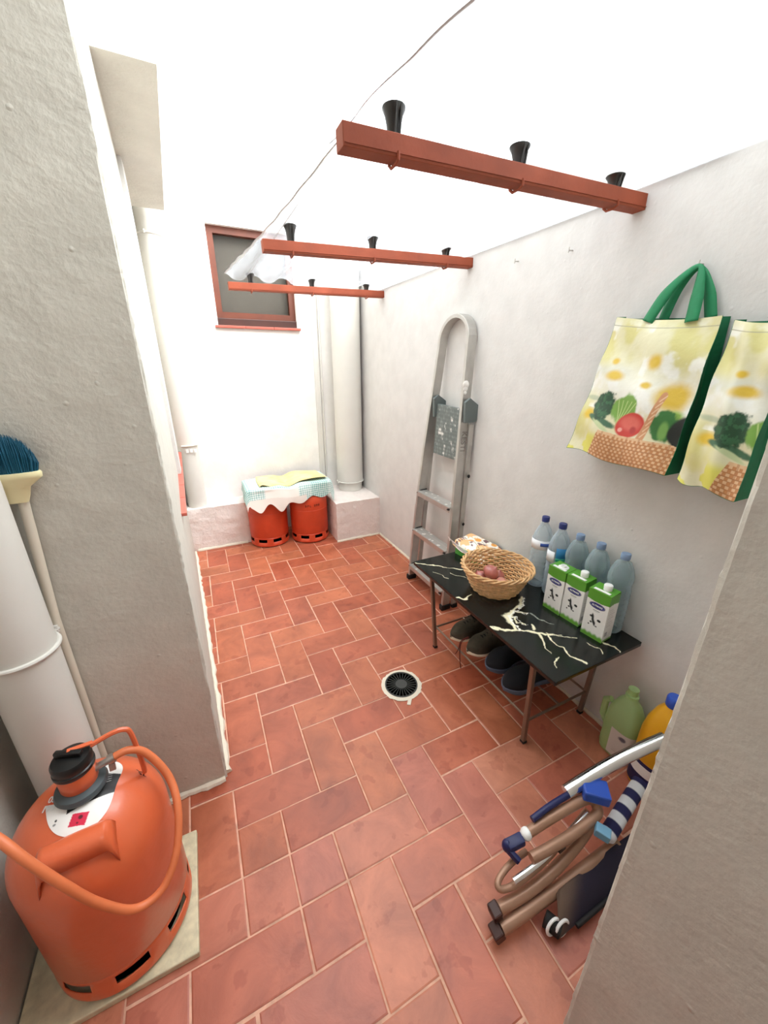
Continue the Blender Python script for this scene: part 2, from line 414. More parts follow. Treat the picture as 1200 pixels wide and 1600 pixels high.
for r_ in range(-19, 17):
    for c_ in range(-9, 14):
        k_ = (c_ - (3 - r_)) % 4
        x0 = PX + c_ * S; y0 = PY + r_ * S
        if y0 > YB or x0 > XMAX or x0 < XMIN or y0 < YMIN: continue
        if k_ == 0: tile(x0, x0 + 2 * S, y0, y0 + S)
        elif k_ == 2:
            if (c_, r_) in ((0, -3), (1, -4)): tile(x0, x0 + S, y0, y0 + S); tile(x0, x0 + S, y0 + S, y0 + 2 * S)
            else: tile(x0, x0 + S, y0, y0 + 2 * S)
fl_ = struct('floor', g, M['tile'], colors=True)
gg = G().box(-1.45, 2.1, -1.75, 3.7, -.06, -.0022)
struct('tile_grout', gg, M['grout'], parent=fl_)

# right wall
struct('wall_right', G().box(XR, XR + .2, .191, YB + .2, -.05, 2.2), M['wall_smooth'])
# back wall with window hole
g = G(); WX0, WX1, WZ0, WZ1 = .262, .858, 1.70, 2.34
for bx in ((-.8, WX0, 0, ZT), (WX1, XR + .2, 0, ZT), (WX0, WX1, 0, WZ0), (WX0, WX1, WZ1, ZT)):
    g.box(bx[0], bx[1], YB, YB + .2, bx[2] - (.05 if bx[2] == 0 else 0), bx[3])
struct('wall_back', g, plaster('plaster lightened for daylight', '#F1EEEA', 0.003, 0.0006))  # lighter copy of the smooth plaster, strong daylight put into its colour

def jagprism(poly, corner, z0, z1, amp=.004, dz=.011):
    """prism whose vertical corner edges listed in corner wobble like trowelled plaster"""
    g = G(); n_ = len(poly); nz = int((z1 - z0) / dz); v = []
    walk = {i: 0 for i in corner}
    for k in range(nz + 1):
        z = z0 + (z1 - z0) * k / nz
        for i, (x, y) in enumerate(poly):
            if i in corner:
                walk[i] = walk[i] * .88 + random.gauss(0, amp * .32)
                o = walk[i] + random.gauss(0, amp * .10)
                x += corner[i][0] * o; y += corner[i][1] * o
            v.append((x, y, z))
    f = [tuple(range(n_))[::-1], tuple(range(nz * n_, (nz + 1) * n_))]
    for k in range(nz):
        for i in range(n_):
            j_ = (i + 1) % n_
            f.append((k * n_ + i, k * n_ + j_, (k + 1) * n_ + j_, (k + 1) * n_ + i))
    return g.add(v, f)
lw = lambda y: -.0556 - .0342 * y
# left wall: return facing the camera (front) and side running to the back corner
lf = jagprism([(-.75, 1.124), (-.099, 1.124), (-.0955, 1.1255), (-.0935, 1.129), (-.093, 1.134), (lw(1.6), 1.6), (lw(2.5), 2.5), (-.75, 2.5)],
              {2: (.7, -.6), 3: (1, .1)}, -.05, 2.75, amp=.0022, dz=.008)
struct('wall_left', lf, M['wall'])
struct('wall_left_back', G().prism([(-.75, 2.5), (lw(2.5), 2.5), (lw(3.4), 3.4), (-.75, 3.4)], -.05, .80)
       .box(-.75, -.30, 2.5, 3.4, .80, 2.4).prism([(-.75, 2.5), (lw(2.5), 2.5), (lw(3.4), 3.4), (-.75, 3.4)], 2.31, 2.75), M['wall'])
struct('trim_1', G().prism([(-.30, 2.50), (lw(2.5) + .017, 2.50), (lw(2.5) + .017, 2.62), (-.30, 2.62)], .80, 2.31), M['wall_smooth'])
# stucco skirting fillet along the left wall
g = G()
pts = [(lw(y) + .004 + random.uniform(-.003, .004), y, .004) for y in np.arange(1.14, 3.2, .03)]
g.tube(pts, [random.uniform(.009, .016) for _ in pts], 7)
pts = [(x, 1.119 + random.uniform(-.003, .003), .004) for x in np.arange(-.40, -.09, .02)]
g.tube(pts, [random.uniform(.009, .015) for _ in pts], 7)
struct('baseboard_left', g, M['cement'])
g = G()
pts = [(XR - .002 + random.uniform(-.002, .002), y, .003) for y in np.arange(.5, 2.88, .03)]
g.tube(pts, [random.uniform(.007, .013) for _ in pts], 7)
struct('baseboard_right', g, M['cement'])
g = G()
pts = [(x, 3.2 + random.uniform(-.003, .003), .004) for x in np.arange(-.14, .27, .03)]
g.tube(pts, [random.uniform(.010, .016) for _ in pts], 7)
pts = [(x, 2.876 + random.uniform(-.003, .003), .004) for x in np.arange(.94, 1.34, .03)]
g.tube(pts, [random.uniform(.008, .014) for _ in pts], 7)
struct('baseboard_back', g, M['cement'])
# overhanging box high on the left wall
g = jagprism([(-.35, 1.79), (.0615, 1.79), (.024, 3.15), (-.35, 3.15)], {1: (.6, -.6)}, 2.302, 2.85, amp=.005)
struct('trim_2', g, M['wall'])
# near left wall beside gas bottle, near right wall end, room behind the camera
struct('wall_left_near', G().box(-.80, -.57, .28, 1.124, -.05, 2.5), M['wall'])
pr_ = jagprism([(.53, -1.5), (.53, .168), (.5296, .180), (.532, .187), (.545, .191), (.60, .191), (2.1, .191), (2.1, -1.5)], {2: (-.6, .2), 3: (-.5, .8)}, -.05, 2.5, amp=.0016, dz=.007)
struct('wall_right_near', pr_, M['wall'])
struct('wall_front', G().box(-1.4, 2.1, -1.7, -1.5, -.05, 2.6), M['wall_smooth'])
struct('wall_room_left', G().box(-1.4, -1.2, -1.5, .28, -.05, 2.6).box(-1.2, -.57, .14, .28, -.05, 2.6), M['wall_smooth'])
struct('ceiling_and_shade_slab', G().box(-1.4, 2.1, -1.7, .15, 2.5, 2.62).box(-1.4, -.12, .15, 1.124, 2.5, 2.62).box(-.12, .42, .15, .75, 2.5, 2.62), M['wall_smooth'])  # last slab is added out of view to shade the left wall face
struct('wall_sky_blocker', G().box(-1.4, 2.1, .03, .15, 2.62, 4.0), M['wall_smooth'])  # unseen wall added to block the sky from the front
# plinth and pipe box at the back
def rough_box(x0, x1, y0, y1, z0, z1, amp=.006, st=.02):
    bm = bmesh.new(); bmesh.ops.create_cube(bm, size=1)
    for q in bm.verts: q.co = Vector(((x0 + x1) / 2 + q.co.x * (x1 - x0), (y0 + y1) / 2 + q.co.y * (y1 - y0), (z0 + z1) / 2 + q.co.z * (z1 - z0)))
    bmesh.ops.subdivide_edges(bm, edges=bm.edges[:], cuts=16, use_grid_fill=True)
    for q in bm.verts:
        if q.co.z > z0 + .01: q.co += Vector((random.gauss(0, amp * .25), random.gauss(0, amp * .35), random.gauss(0, amp * .25)))
    bm.verts.index_update(); g = G(); g.add([q.co[:] for q in bm.verts], [[q.index for q in f.verts] for f in bm.faces]); bm.free(); return g
struct('trim_3', rough_box(-.35, .285, 3.205, 3.42, -.02, .357), M['plinth'], smooth=True, ang=50)
struct('trim_4', rough_box(.946, XR + .01, 2.88, 3.42, -.02, .344, amp=.004), M['plinth'], smooth=True, ang=50)

# windows
wn = obj('window_1', G().box(WX0, WX1, YB + .10, YB + .11, WZ0, WZ1), M['blind']); wn['kind'] = 'structure'; wn['label'] = 'small brown wooden window with a drawn beige blind in the back wall'
g = G(); FW = .045
g.box(WX0, WX0 + FW, YB + .035, YB + .085, WZ0 + .05 + FW, WZ1 - FW).box(WX1 - FW, WX1, YB + .035, YB + .085, WZ0 + .05 + FW, WZ1 - FW)
g.box(WX0, WX1, YB + .035, YB + .085, WZ1 - FW, WZ1).box(WX0, WX1, YB + .035, YB + .085, WZ0 + .05, WZ0 + .05 + FW)
obj('window_frame', g, M['wood'], wn)
obj('bottom_rail', G().box(WX0, WX1, YB + .015, YB + .085, WZ0 + .003, WZ0 + .052, b=.004), M['wooddark'], wn)
m_, N_, L_, b_ = newmat('window glass'); b_.inputs['Roughness'].default_value = .08; b_.inputs['Base Color'].default_value = (.05, .05, .05, 1)
t_ = N_.new('ShaderNodeBsdfTransparent'); x_ = N_.new('ShaderNodeMixShader'); x_.inputs[0].default_value = .12
L_.new(t_.outputs[0], x_.inputs[1]); L_.new(b_.outputs[0], x_.inputs[2]); L_.new(x_.outputs[0], N_['Material Output'].inputs[0])
obj('window_pane', G().box(WX0 + .04, WX1 - .04, YB + .058, YB + .062, WZ0 + .09, WZ1 - .04), m_, wn)
g = G()
for i in range(3): g.box(.240 + i * .214, .240 + i * .214 + .2115, YB - .028, YB + .03, 1.682, 1.699, b=.002)
obj('window_sill', g, M['sill'], wn)
g = G()
for i in range(6):
    y0 = 1.76 + i * .241; y1 = y0 + .238; e = lambda y: -.094 - .0255 * (y - 1.75)
    g.prism([(-.30 if y0 > 2.6 else lw(y0) - .03, y0), (e(y0), y0), (e(y1), y1), (-.30 if y0 > 2.6 else lw(y1) - .03, y1)], .803, .817)
s2 = obj('window_2', g, M['sill'], bevel=.002); s2['kind'] = 'structure'; s2['label'] = 'red clay window ledge running along the left wall'

# ============================================================ PIPES
def hose_clamp(parent, cx, cy, z, r_, lug=None, name='clamp'):
    g = G(); pts = [(cx + math.cos(a_) * (r_ + .003), cy + math.sin(a_) * (r_ + .003), z) for a_ in np.linspace(0, 2 * PI, 40, endpoint=False)]
    g.tube(pts, .0055, 8, closed=True)
    if lug is not None:
        d = Vector((math.cos(lug), math.sin(lug), 0)); p = Vector((cx, cy, z)) + d * (r_ + .003)
        g.tube([p, p + d * .018], .006, 8).tube([p + d * .012 + Vector((0, 0, -.008)), p + d * .012 + Vector((0, 0, .012))], .006, 8)
    return obj(name, g, M['pipe'], parent, smooth=True)
# front left downpipe
t = thing('drainpipe', 'thick white drainpipe beside the gas bottle in the front left corner', 'pipe', (-.455, 1.03, 0))
obj('pipe', G().lathe([(.07, 0), (.07, 2.5)], -.455, 1.03, 0, 48), M['pipe'], t, smooth=True)
hose_clamp(t, -.455, 1.03, .775, .07, lug=.9)
# back right downpipe on box
t = thing('drainpipe', 'widest white drainpipe, standing on the box in the back right corner', 'pipe', (1.215, 3.25, .344))
obj('pipe', G().lathe([(.108, .344), (.108, .42), (.118, .425), (.118, 3.42), (.128, 3.43), (.128, ZT)], 1.215, 3.25, 0, 56), M['pipe'], t, smooth=True)
hose_clamp(t, 1.215, 3.25, .425, .118, lug=3.4)
hose_clamp(t, 1.215, 3.25, 3.36, .118, lug=-.3)
obj('pipe', G().lathe([(.07, .357), (.07, ZT)], -.085, 3.305, 0, 48), M['pipe'], t2 := thing('drainpipe', 'slim white drainpipe with chipped paint in the back left corner', 'pipe', (-.085, 3.305, .357)), smooth=True)
hose_clamp(t2, -.085, 3.305, 2.20, .07, lug=-1.9)
gg = G(); pts = [(-.085 + math.cos(a_) * .0725, 3.305 + math.sin(a_) * .0725, .85) for a_ in np.linspace(-2.1, -.3, 14)]
gg.tube(pts, .012, 6, flat=.5)
obj('pipe_joint', gg, M['cement'], t2)
gg = G()
for i in range(3): gg.box(-.10 + i * .028, -.082 + i * .028, 3.228, 3.236, .80, .825)
obj('joint_bracket', gg, M['whiteplastic'], t2)
# thin conduits on back wall
tag(obj('conduit', G().tube([(1.035, YB - .012, .35), (1.035, YB - .012, 1.8), (1.045, YB - .012, 3.0)], .008, 8), M['pipe'], smooth=True), 'thin white conduit running up the back wall left of the wide pipe', 'conduit')
tag(obj('conduit_casing', G().box(.975, 1.02, YB - .012, YB + .001, .30, ZT, b=.003), M['pipe']), 'flat white cable casing on the back wall, left of the thin conduit', 'casing')
tag(obj('conduit', G().tube([(1.07, 3.17, 2.2), (1.07, 3.17, ZT)], .013, 8), M['cable'], smooth=True), 'cream tube hugging the left flank of the wide back pipe', 'conduit')
tag(obj('conduit', G().tube([(1.43, 3.0, 3.1), (1.43, 3.0, ZT)], .02, 8).xf(Matrix.Translation((-.12, 0, 0))), M['cable'], smooth=True), 'cream tube high up at the right of the wide back pipe', 'conduit')

# ============================================================ ROOF
beams = [(.963, .36, 1.850, 1.877), (1.807, .34, 1.848, 1.885), (2.81, .303, 1.866, 1.891)]
STX = [(.487, .845, 1.214), (.455, .814, 1.195), (.437, .825, 1.214)]
bl = ['nearest and longest-looking red steel beam under the plastic roof', 'middle red steel beam under the plastic roof', 'farthest red steel beam under the plastic roof, in front of the window']
sp = []
for k, (y, x0, z0, z1) in enumerate(beams):
    h = .021
    t = thing('roof_beam', bl[k], 'beam', (XR, y, z1), 'red steel roof beams')
    g = G().obox((x0, y, z0), (XR + .03, y, z1), .042, .042, b=.0015)
    g.obox((x0 + .004, y - .0225, z0 - .014), (XR, y - .0225, z1 - .014), .002, .002)
    obj('beam', g, M['beam'], t)
    for j_, x in enumerate(STX[k]):
        zc = z0 + (z1 - z0) * (x - x0) / (XR - x0)
        hg = G()
        hg.tube([(x, y - .024, zc - .012), (x, y - .024, zc - .026), (x, y - .012, zc - .030), (x, y + .012, zc - .030), (x, y + .024, zc - .02)], .0035, 7)
        obj('bolt', hg, M['beam'], t, smooth=True)
        sp.append((x, y, zc + .021, k, j_))
wl = ['left', 'middle', 'right']; bn = ['nearest', 'middle', 'farthest']
stop = [1.925, 1.931, 1.943]
for x, y, z, k, j_ in sp:
    top = stop[k] - z
    g = G().lathe([(.015, 0), (.016, top * .35), (.020, top * .7), (.026, top * .93), (.026, top), (.012, top)], x, y, z, 20)
    g.obox((x - .005, y - .017, z), (x - .005, y - .024, z + top), .004, .004).obox((x + .006, y - .017, z), (x + .006, y - .024, z + top), .004, .004)
    tag(obj('roof_spacer', g, M['cone'], smooth=True), f'black flared plastic spacer, {wl[j_]} of three on the {bn[k]} red roof beam', 'spacer', 'black roof spacers')
# sheet: corrugations run along Y, crests at spacers
def sheet(ya, yb, xl, zoff, name, label):
    ny = 90; nx = 420; P = np.zeros((ny, nx, 3)); D = np.zeros((ny, nx, 3))
    ys = np.linspace(ya, yb, ny)
    for j_, y in enumerate(ys):
        e = np.interp(y, xl[0], xl[1]) + .0015 * math.sin(y * 31)
        xs = np.linspace(e, XR + .005, nx)
        ph = (xs - .83) / .183 * 2 * PI
        wv = np.cos(ph); wv = np.sign(wv) * np.abs(wv) ** .7
        z = 1.908 + .0097 * (y - .963) + .017 * wv + zoff + .001 * np.sin(xs * 9 + y * 4)
        z = z - .03 * ss(.10, 0, xs - e) * 0
        dn = fbm(xs * 5 + zoff * 90, np.full_like(xs, y * 2.2), 15)
        groove = np.exp(-((((xs - .83) / .183 - .27) % 1 - .5) / .032) ** 2) * (1.1 * ss(.36, .56, dn)) * (1 - .7 * ss(.7, 1.3, xs))
        edge = np.exp(-((xs - e) / .007) ** 2)
        D[j_, :, 0] = np.clip(groove * 2.2 + edge * 1.6, 0, 1)
        P[j_, :, 0] = xs; P[j_, :, 1] = y; P[j_, :, 2] = z
    g = G().grid(nx, ny, P, D)
    return tag(obj(name, g, M['sheet'], smooth=True, ang=80, colors=True), label, 'roof sheet', 'corrugated roof sheets')
sheet(1.02, 2.87, ([1.0, 1.3, 1.94, 2.87], [.405, .385, .345, .295]), .001, 'roof_sheet', 'far clear corrugated plastic roof sheet reaching over the two back beams')
sheet(.17, 1.12, ([.17, .5, .69, .84, 1.04, 1.12], [.50, .49, .480, .456, .407, .39]), .010, 'roof_sheet', 'near clear corrugated plastic roof sheet overlapping the far one')

# ============================================================ GAS BOTTLES
def dome_z(r_): return .355 + .125 * math.sqrt(max(0, 1 - (r_ / .1535) ** 2)) ** 1.0 if r_ < .1535 else .355
def gas(t, L0, m, R=.153, detail=True):
    k = R / .153; x0, y0 = L0
    prof = [(.149 * k, .080), (.153 * k, .088), (.153 * k, .355)]
    prof += [(.153 * k * math.cos(a_), .355 + .145 * math.sin(a_)) for a_ in np.linspace(.06, 1.32, 16)]
    prof += [(.028, .501), (.001, .502)]
    body = obj('body', G().lathe([(.10 * k, .05)] + prof, x0, y0, 0, 72), m, t, smooth=True)
    # foot ring with slots
    g = G(); n_ = 96
    slots = lambda a_: (math.degrees(a_) % 45) < 27
    zs = [.006, .012, .044, .070, .082]
    v = []; f = []
    for z in zs:
        rr_ = (.149 if z > .01 else .146) * k + (.003 if .012 <= z <= .05 else 0) * k
        for j_ in range(n_):
            a_ = 2 * PI * j_ / n_; v.append((x0 + rr_ * math.cos(a_), y0 + rr_ * math.sin(a_), z))
    for i in range(len(zs) - 1):
        for j_ in range(n_):
            if i == 2 and slots(2 * PI * (j_ + .5) / n_): continue
            f.append((i * n_ + j_, i * n_ + (j_ + 1) % n_, (i + 1) * n_ + (j_ + 1) % n_, (i + 1) * n_ + j_))
    g.add(v, f)
    obj('foot_ring', g, m, t, smooth=True, solid=.003)
    obj('slot_shade', G().lathe([(.128 * k, .004), (.132 * k, .07)], x0, y0, 0, 40), M['void'], t)  # black core paints in the dark behind the foot ring slots
    if not detail:
        obj('seam', G().tube([(x0 + .1535 * k * math.cos(a_), y0 + .1535 * k * math.sin(a_), .29) for a_ in np.linspace(0, 2 * PI, 64, endpoint=False)], .0022, 6, closed=True), m, t, smooth=True)
        obj('valve', G().lathe([(.03, .484), (.03, .50), (.018, .505), (.001, .505)], x0, y0, 0, 24), M['steel'], t, smooth=True)
    return body
CX, CY = -.362, .825
t = thing('gas_bottle', 'large orange gas bottle with black regulator on the stone slab, front left', 'gas bottle', (CX, CY, .02), 'orange gas bottles')
gas(t, (CX, CY), M['orange'])
for ch in t.children: pass
# front handle: bent plate standing off the shoulder
g = G()
# plate faces the camera side of the shoulder
hd = Vector((.06, -.998, 0)).normalized(); sd = Vector((.998, .06, 0)).normalized(); hc = Vector((CX, CY, 0))
nu = 22; rows = []
def shoulder(r_): return .355 + .145 * math.sqrt(max(0, 1 - (r_ / .153) ** 2))
Pp = []
for (rr_, dz_) in ((.084, -.002), (.088, .004), (.096, .008), (.118, .004), (.127, -.004), (.130, -.030)):
    row = []
    for i in range(nu):
        u = -1 + 2 * i / (nu - 1); ww = .066 * u
        edge = ss(1.0, .86, abs(u)) if False else (1 - ss(.84, 1.0, abs(u)))
        q = hc + hd * (rr_) + sd * ww
        rad = math.hypot(q.x - CX, q.y - CY)
        base = shoulder(min(rad, .152)) - .002
        topz = shoulder(.088) + dz_
        row.append((q.x, q.y, base * (1 - edge) + max(topz, base) * edge))
    Pp.append(row)
g.grid(nu, len(Pp), np.array(Pp))
obj('handle', g, M['orange'], t, smooth=True, solid=.004, ang=60)
obj('handle_recess', G().add([tuple(hc + hd * .1345 + sd * a_ + Vector((0, 0, z))) for a_, z in ((-.055, .442), (.055, .442), (.055, .415), (-.055, .415))], [(0, 1, 2, 3)]), M['wooddark'], t) if False else None
# teardrop label on dome
nr, na = 90, 320; Pl = np.zeros((nr, na, 3)); U = np.zeros((nr, na)); V = np.zeros((nr, na))
for j_ in range(na):
    a_ = 2 * PI * j_ / (na - 1)
    ax = math.radians(38)
    d1 = math.cos(a_ - math.radians(-72)); d2 = math.cos(a_ - math.radians(35))
    Ro = .058 + .034 * max(0, d1) ** 2 + .028 * max(0, d2) ** 4
    for i in range(nr):
        r_ = .026 + (Ro - .026) * i / (nr - 1)
        x = r_ * math.cos(a_); y = r_ * math.sin(a_)
        Pl[i, j_] = (CX + x, CY + y, shoulder(r_) + .0016); U[i, j_] = x; V[i, j_] = y
cv = Canvas(U, V, '#F4F2EE')
cv.put(((V + .5 * U) > -.035).astype(float) * (U < .012), '#E2603A')
cv.put((((V - .25 * U) > -.046) & (U >= -.012) & ((V + .2 * U) < .030)).astype(float), '#1A1A1C')
cx_, cy_ = .012, -.066
cv.poly([(cx_ - .019, cy_ - .007), (cx_ + .010, cy_ - .012), (cx_ + .017, cy_ + .008), (cx_ - .012, cy_ + .013)], '#D8274A')
cv.ellipse(cx_ + .002, cy_ + .003, .004, .0035, '#5E1020'); cv.ellipse(cx_ - .003, cy_ - .005, .002, .0015, '#5E1020')
cv.ellipse(-.030, -.052, .0022, .0022, '#333333'); cv.ellipse(-.032, -.058, .003, .002, '#8A8A8A')
for i in range(4): cv.line([(.035, -.008 + i * .006), (.060, -.001 + i * .006)], .0008, '#B9B9B9')
lb = obj('warning_label', G().grid(na, nr, Pl, cv.C), vmat('printed label', .35), t, colors=True, smooth=True)
lb['label'] = 'white, black and orange printed label on the dome'
text('printed_number', '05\n199', .017, M['whiteplastic'], t, (CX - .047, CY - .012, shoulder(.047) + .004), (.9, -.3, .12), (.3, .9, .25))
# valve and regulator
VZ = .015
_n0 = len(COL.objects)
obj('collar', G().lathe([(.047, .484), (.050, .490), (.047, .499), (.034, .504), (.030, .504)], CX, CY, 0, 40), M['greyring'], t, smooth=True)
rg = obj('regulator', G().lathe([(.033, .502), (.035, .506), (.0355, .545), (.034, .548)], CX, CY, 0, 40), M['orange'], t, smooth=True)
g = G().lathe([(.036, .545), (.0385, .549), (.0385, .556), (.036, .558), (.0375, .561), (.0375, .574), (.034, .580), (.020, .583), (.001, .583)], CX, CY, 0, 40)
g.obox((CX - .028, CY + .012, .588), (CX + .024, CY - .008, .588), .012, .014, b=.003)
obj('regulator_cap', g, M['black'], t, smooth=True)
obj('regulator_pointer', G().obox((CX - .004, CY + .004, .5935), (CX + .04, CY + .010, .590), .010, .004, b=.001), M['orange'], t)
obj('regulator_arm', G().tube(spline([(CX + .036, CY + .008, .585), (CX + .075, CY + .016, .592), (CX + .098, CY + .02, .588), (CX + .108, CY + .02, .57), (CX + .112, CY + .02, .49), (CX + .112, CY + .02, .44)], 6), .0055, 8), M['orange'], t, smooth=True)
obj('outlet', G().tube([(CX + .030, CY, .525), (CX + .060, CY + .005, .530)], .008, 12), M['steel'], t, smooth=True)
g = G().tube([(CX + .058, CY + .005, .530), (CX + .070, CY + .007, .532)], .0115, 12).obox((CX + .064, CY - .002, .524), (CX + .064, CY - .006, .508), .012, .004)
obj('hose_clip', g, M['steel'], t, smooth=True)
for _o in list(t.children):
    if _o.name.split('.')[0] in ('collar', 'regulator', 'regulator_cap', 'regulator_pointer', 'regulator_arm', 'outlet', 'hose_clip'):
        for _v in _o.data.vertices: _v.co.z += VZ; _v.co.x += .008
# stamped marks on the shoulder
text('stamped_mark', '32', .02, M['wooddark'], t, (CX + .112, CY + .02, shoulder(.113) + .0015), (.6, -.3, -.5), (-.35, .5, .5), .0002)
hp = [(CX + .068, CY + .005, .566), (CX + .105, .838, .566), (-.225, .838, .535), (-.190, .81, .47), (-.178, .76, .42), (-.190, .705, .36), (-.224, .668, .318), (-.275, .652, .322), (-.325, .652, .395), (-.362, .656, .485), (-.40, .672, .560), (-.436, .70, .603), (-.50, .75, .64), (-.569, .80, .66)]
hz = obj('gas_hose', G().tube(spline(hp), .0085, 12), M['hose'], smooth=True)
tag(hz, 'orange rubber hose looping round the front gas bottle to the left wall', 'hose')
t.location.z = .02
for ch in t.children: ch.location = (-CX, -CY, 0)
sl = obj('stone_slab', G().box(-.565, -.196, .668, .975, .0, .020, b=.003), M['slab']); tag(sl, 'cream stone slab lying under the front gas bottle', 'slab')
# rear pair
for (x, y, lab) in ((.432, 3.165, 'orange gas bottle by the back wall, left of the cloth-covered pair'), (.768, 3.10, 'orange gas bottle by the back wall, right of the cloth-covered pair')):
    tt = thing('gas_bottle', lab, 'gas bottle', (x, y, 0), 'orange gas bottles')
    gas(tt, (x, y), M['orange_old'], R=.158, detail=False)
    if x > .6: 
        for i, ch_ in enumerate('SPL 090'):
            a_ = -1.95 + i * .115
            if ch_ != ' ': text('stamped_mark', ch_, .026, M['wooddark'], tt, (x + .1585 * math.cos(a_), y + .1585 * math.sin(a_), .335), (-math.sin(a_), math.cos(a_), 0), (0, 0, 1), .0006)

# cloths over the rear pair
def drape(name, label, x0, x1, y0, y1, ztop, ext, colf, m, amp=.008, n_=150, seed=1, par=None):
    eL, eR, eF, eB = ext
    ca = max(eL, eR)
    s_ = np.linspace(-1, 1, n_); tt_ = np.linspace(-1, 1, n_)
    P = np.zeros((n_, n_, 3)); U = np.zeros((n_, n_)); V = np.zeros((n_, n_))
    for j_ in range(n_):
        for i in range(n_):
            u = x0 - eL + (x1 - x0 + eL + eR) * i / (n_ - 1)
            fr = eF(((u - x0) / (x1 - x0)))
            v_ = y0 - fr + (y1 - y0 + fr + eB) * j_ / (n_ - 1)
            ox = max(0, x0 - u) + max(0, u - x1); oy = max(0, y0 - v_) + max(0, v_ - y1)
            dx = -1 if u < x0 else 1; dy = -1 if v_ < y0 else 1
            o_ = math.hypot(ox, oy); rb = .022
            def bend(d): # horizontal run and drop
                a_ = min(d / rb, PI / 2); h = rb * math.sin(a_); z = rb * (1 - math.cos(a_))
                if d > rb * PI / 2: z += (d - rb * PI / 2) * .97; h += (d - rb * PI / 2) * .12
                return h, z
            h, dr = bend(o_)
            x = min(max(u, x0), x1) + (dx * h * ox / o_ if o_ else 0); y = min(max(v_, y0), y1) + (dy * h * oy / o_ if o_ else 0)
            z = ztop - dr
            wv = amp * (math.sin(u * 13 + v_ * 6 + seed) + .6 * math.sin(v_ * 15 - u * 9 + seed * 2))
            hang = min(1, o_ / .05)
            z += wv * (1 - hang) * .7
            y -= hang * (wv * 1.2 + .6 * amp if oy > ox * .3 else 0); x += dx * hang * (wv * .9 + .4 * amp if ox > oy * .3 else 0)
            # sag between the bottles
            sag = math.exp(-((u - .60) / .06) ** 2); z -= .030 * sag * (1 - hang * .5); y += .02 * sag * hang
            P[j_, i] = (x, y, z); U[j_, i] = u; V[j_, i] = v_
    g = G().grid(n_, n_, P, colf(U, V)); o = obj(name, g, m, colors=True, smooth=True, solid=.002, ang=120)
    return tag(o, label, 'cloth', 'cloths over the gas bottles')
def gingham(U, V):
    cv = Canvas(U, V, '#EEF4F1')
    a_ = (np.floor(U / .0085) % 2); b2 = (np.floor(V / .0085) % 2)
    cv.put((a_ + b2) / 2 * .95, '#4F9E96')
    cv.put(((U > .40) & (U < .66) & (V < 2.965 + .3 * (U - .5) ** 2)).astype(float), '#F3EEE6')
    cv.put((V < 2.885 + .0 * U).astype(float) * (U < .72), '#E9DFD6')
    return cv.C
eF = lambda s_: .155 + .045 * math.exp(-((s_ - .12) / .07) ** 2) + .05 * math.exp(-((s_ - .36) / .07) ** 2) - .02 * ss(.55, .8, s_) + .015 * math.sin(s_ * 23)
drape('checked_cloth', 'white and teal checked cloth draped over the two rear gas bottles', .285, .925, 2.985, 3.29, .528, (.10, .12, eF, .03), gingham, vmat('checked cotton', .9, .0006, 300), seed=1)
def yell(U, V):
    cv = Canvas(U, V, '#EBC878'); cv.put(fbm(U * 18, V * 18, 4) * .5, '#FBF3D0'); return cv.C
drape('yellow_cloth', 'pale yellow cloth lying on top of the checked cloth', .40, .90, 3.03, 3.30, .545, (.03, .015, lambda s_: .010 + .045 * math.exp(-((s_ - .25) / .18) ** 2), .01), yell, vmat('yellow cotton', .9, .0006, 200), amp=.010, n_=110, seed=4)

# ============================================================ DRAIN
t = thing('floor_drain', 'round black floor drain set in the clay tiles', 'drain', (.684, 1.234, 0))
g = G(); n_ = 48; v = []
for rr_, z in ((.0755, .0045), (.082, .0055), (.094, .0022)):
    for j_ in range(n_):
        r_ = rr_ * (1 + (random.gauss(0, .02) if rr_ > .09 else 0)); a_ = 2 * PI * j_ / n_; v.append((.684 + r_ * math.cos(a_), 1.234 + r_ * math.sin(a_), z))
f = [(i * n_ + j_, i * n_ + (j_ + 1) % n_, (i + 1) * n_ + (j_ + 1) % n_, (i + 1) * n_ + j_) for i in range(2) for j_ in range(n_)]
g.add(v, f); g.obox((.684, 1.148, .002), (.66, 1.118, .002), .016, .003)
obj('cement_surround', g, M['cement'], t, smooth=True)
obj('well_shade', G().lathe([(.0765, .0008), (.0765, .0022), (.001, .0022)], .684, 1.234, 0, 40), M['void'], t)  # flat black disc paints in the dark of the hole under the grate
g = G().lathe([(.071, .003), (.0765, .003), (.0765, .0075), (.071, .0075), (.071, .003)], .684, 1.234, 0, 48, cap=False).lathe([(.027, .003), (.027, .0085), (.006, .0095), (.001, .0095)], .684, 1.234, 0, 32)
for i in range(26):
    a_ = 2 * PI * i / 26; c_, s_ = math.cos(a_), math.sin(a_)
    g.obox((.684 + c_ * .024, 1.234 + s_ * .024, .0055), (.684 + c_ * .073, 1.234 + s_ * .073, .0055), .0021, .004)
obj('grate', g, M['drainblack'], t, smooth=True)

# ============================================================ LADDER
LX = lambda z: 1.19 + .06 * z
STEPM = vmat('paint spattered aluminium tread', .4, metal=.6)
t = thing('step_ladder', 'folded aluminium step ladder leaning against the right wall', 'ladder', (1.19, 1.87, 0))
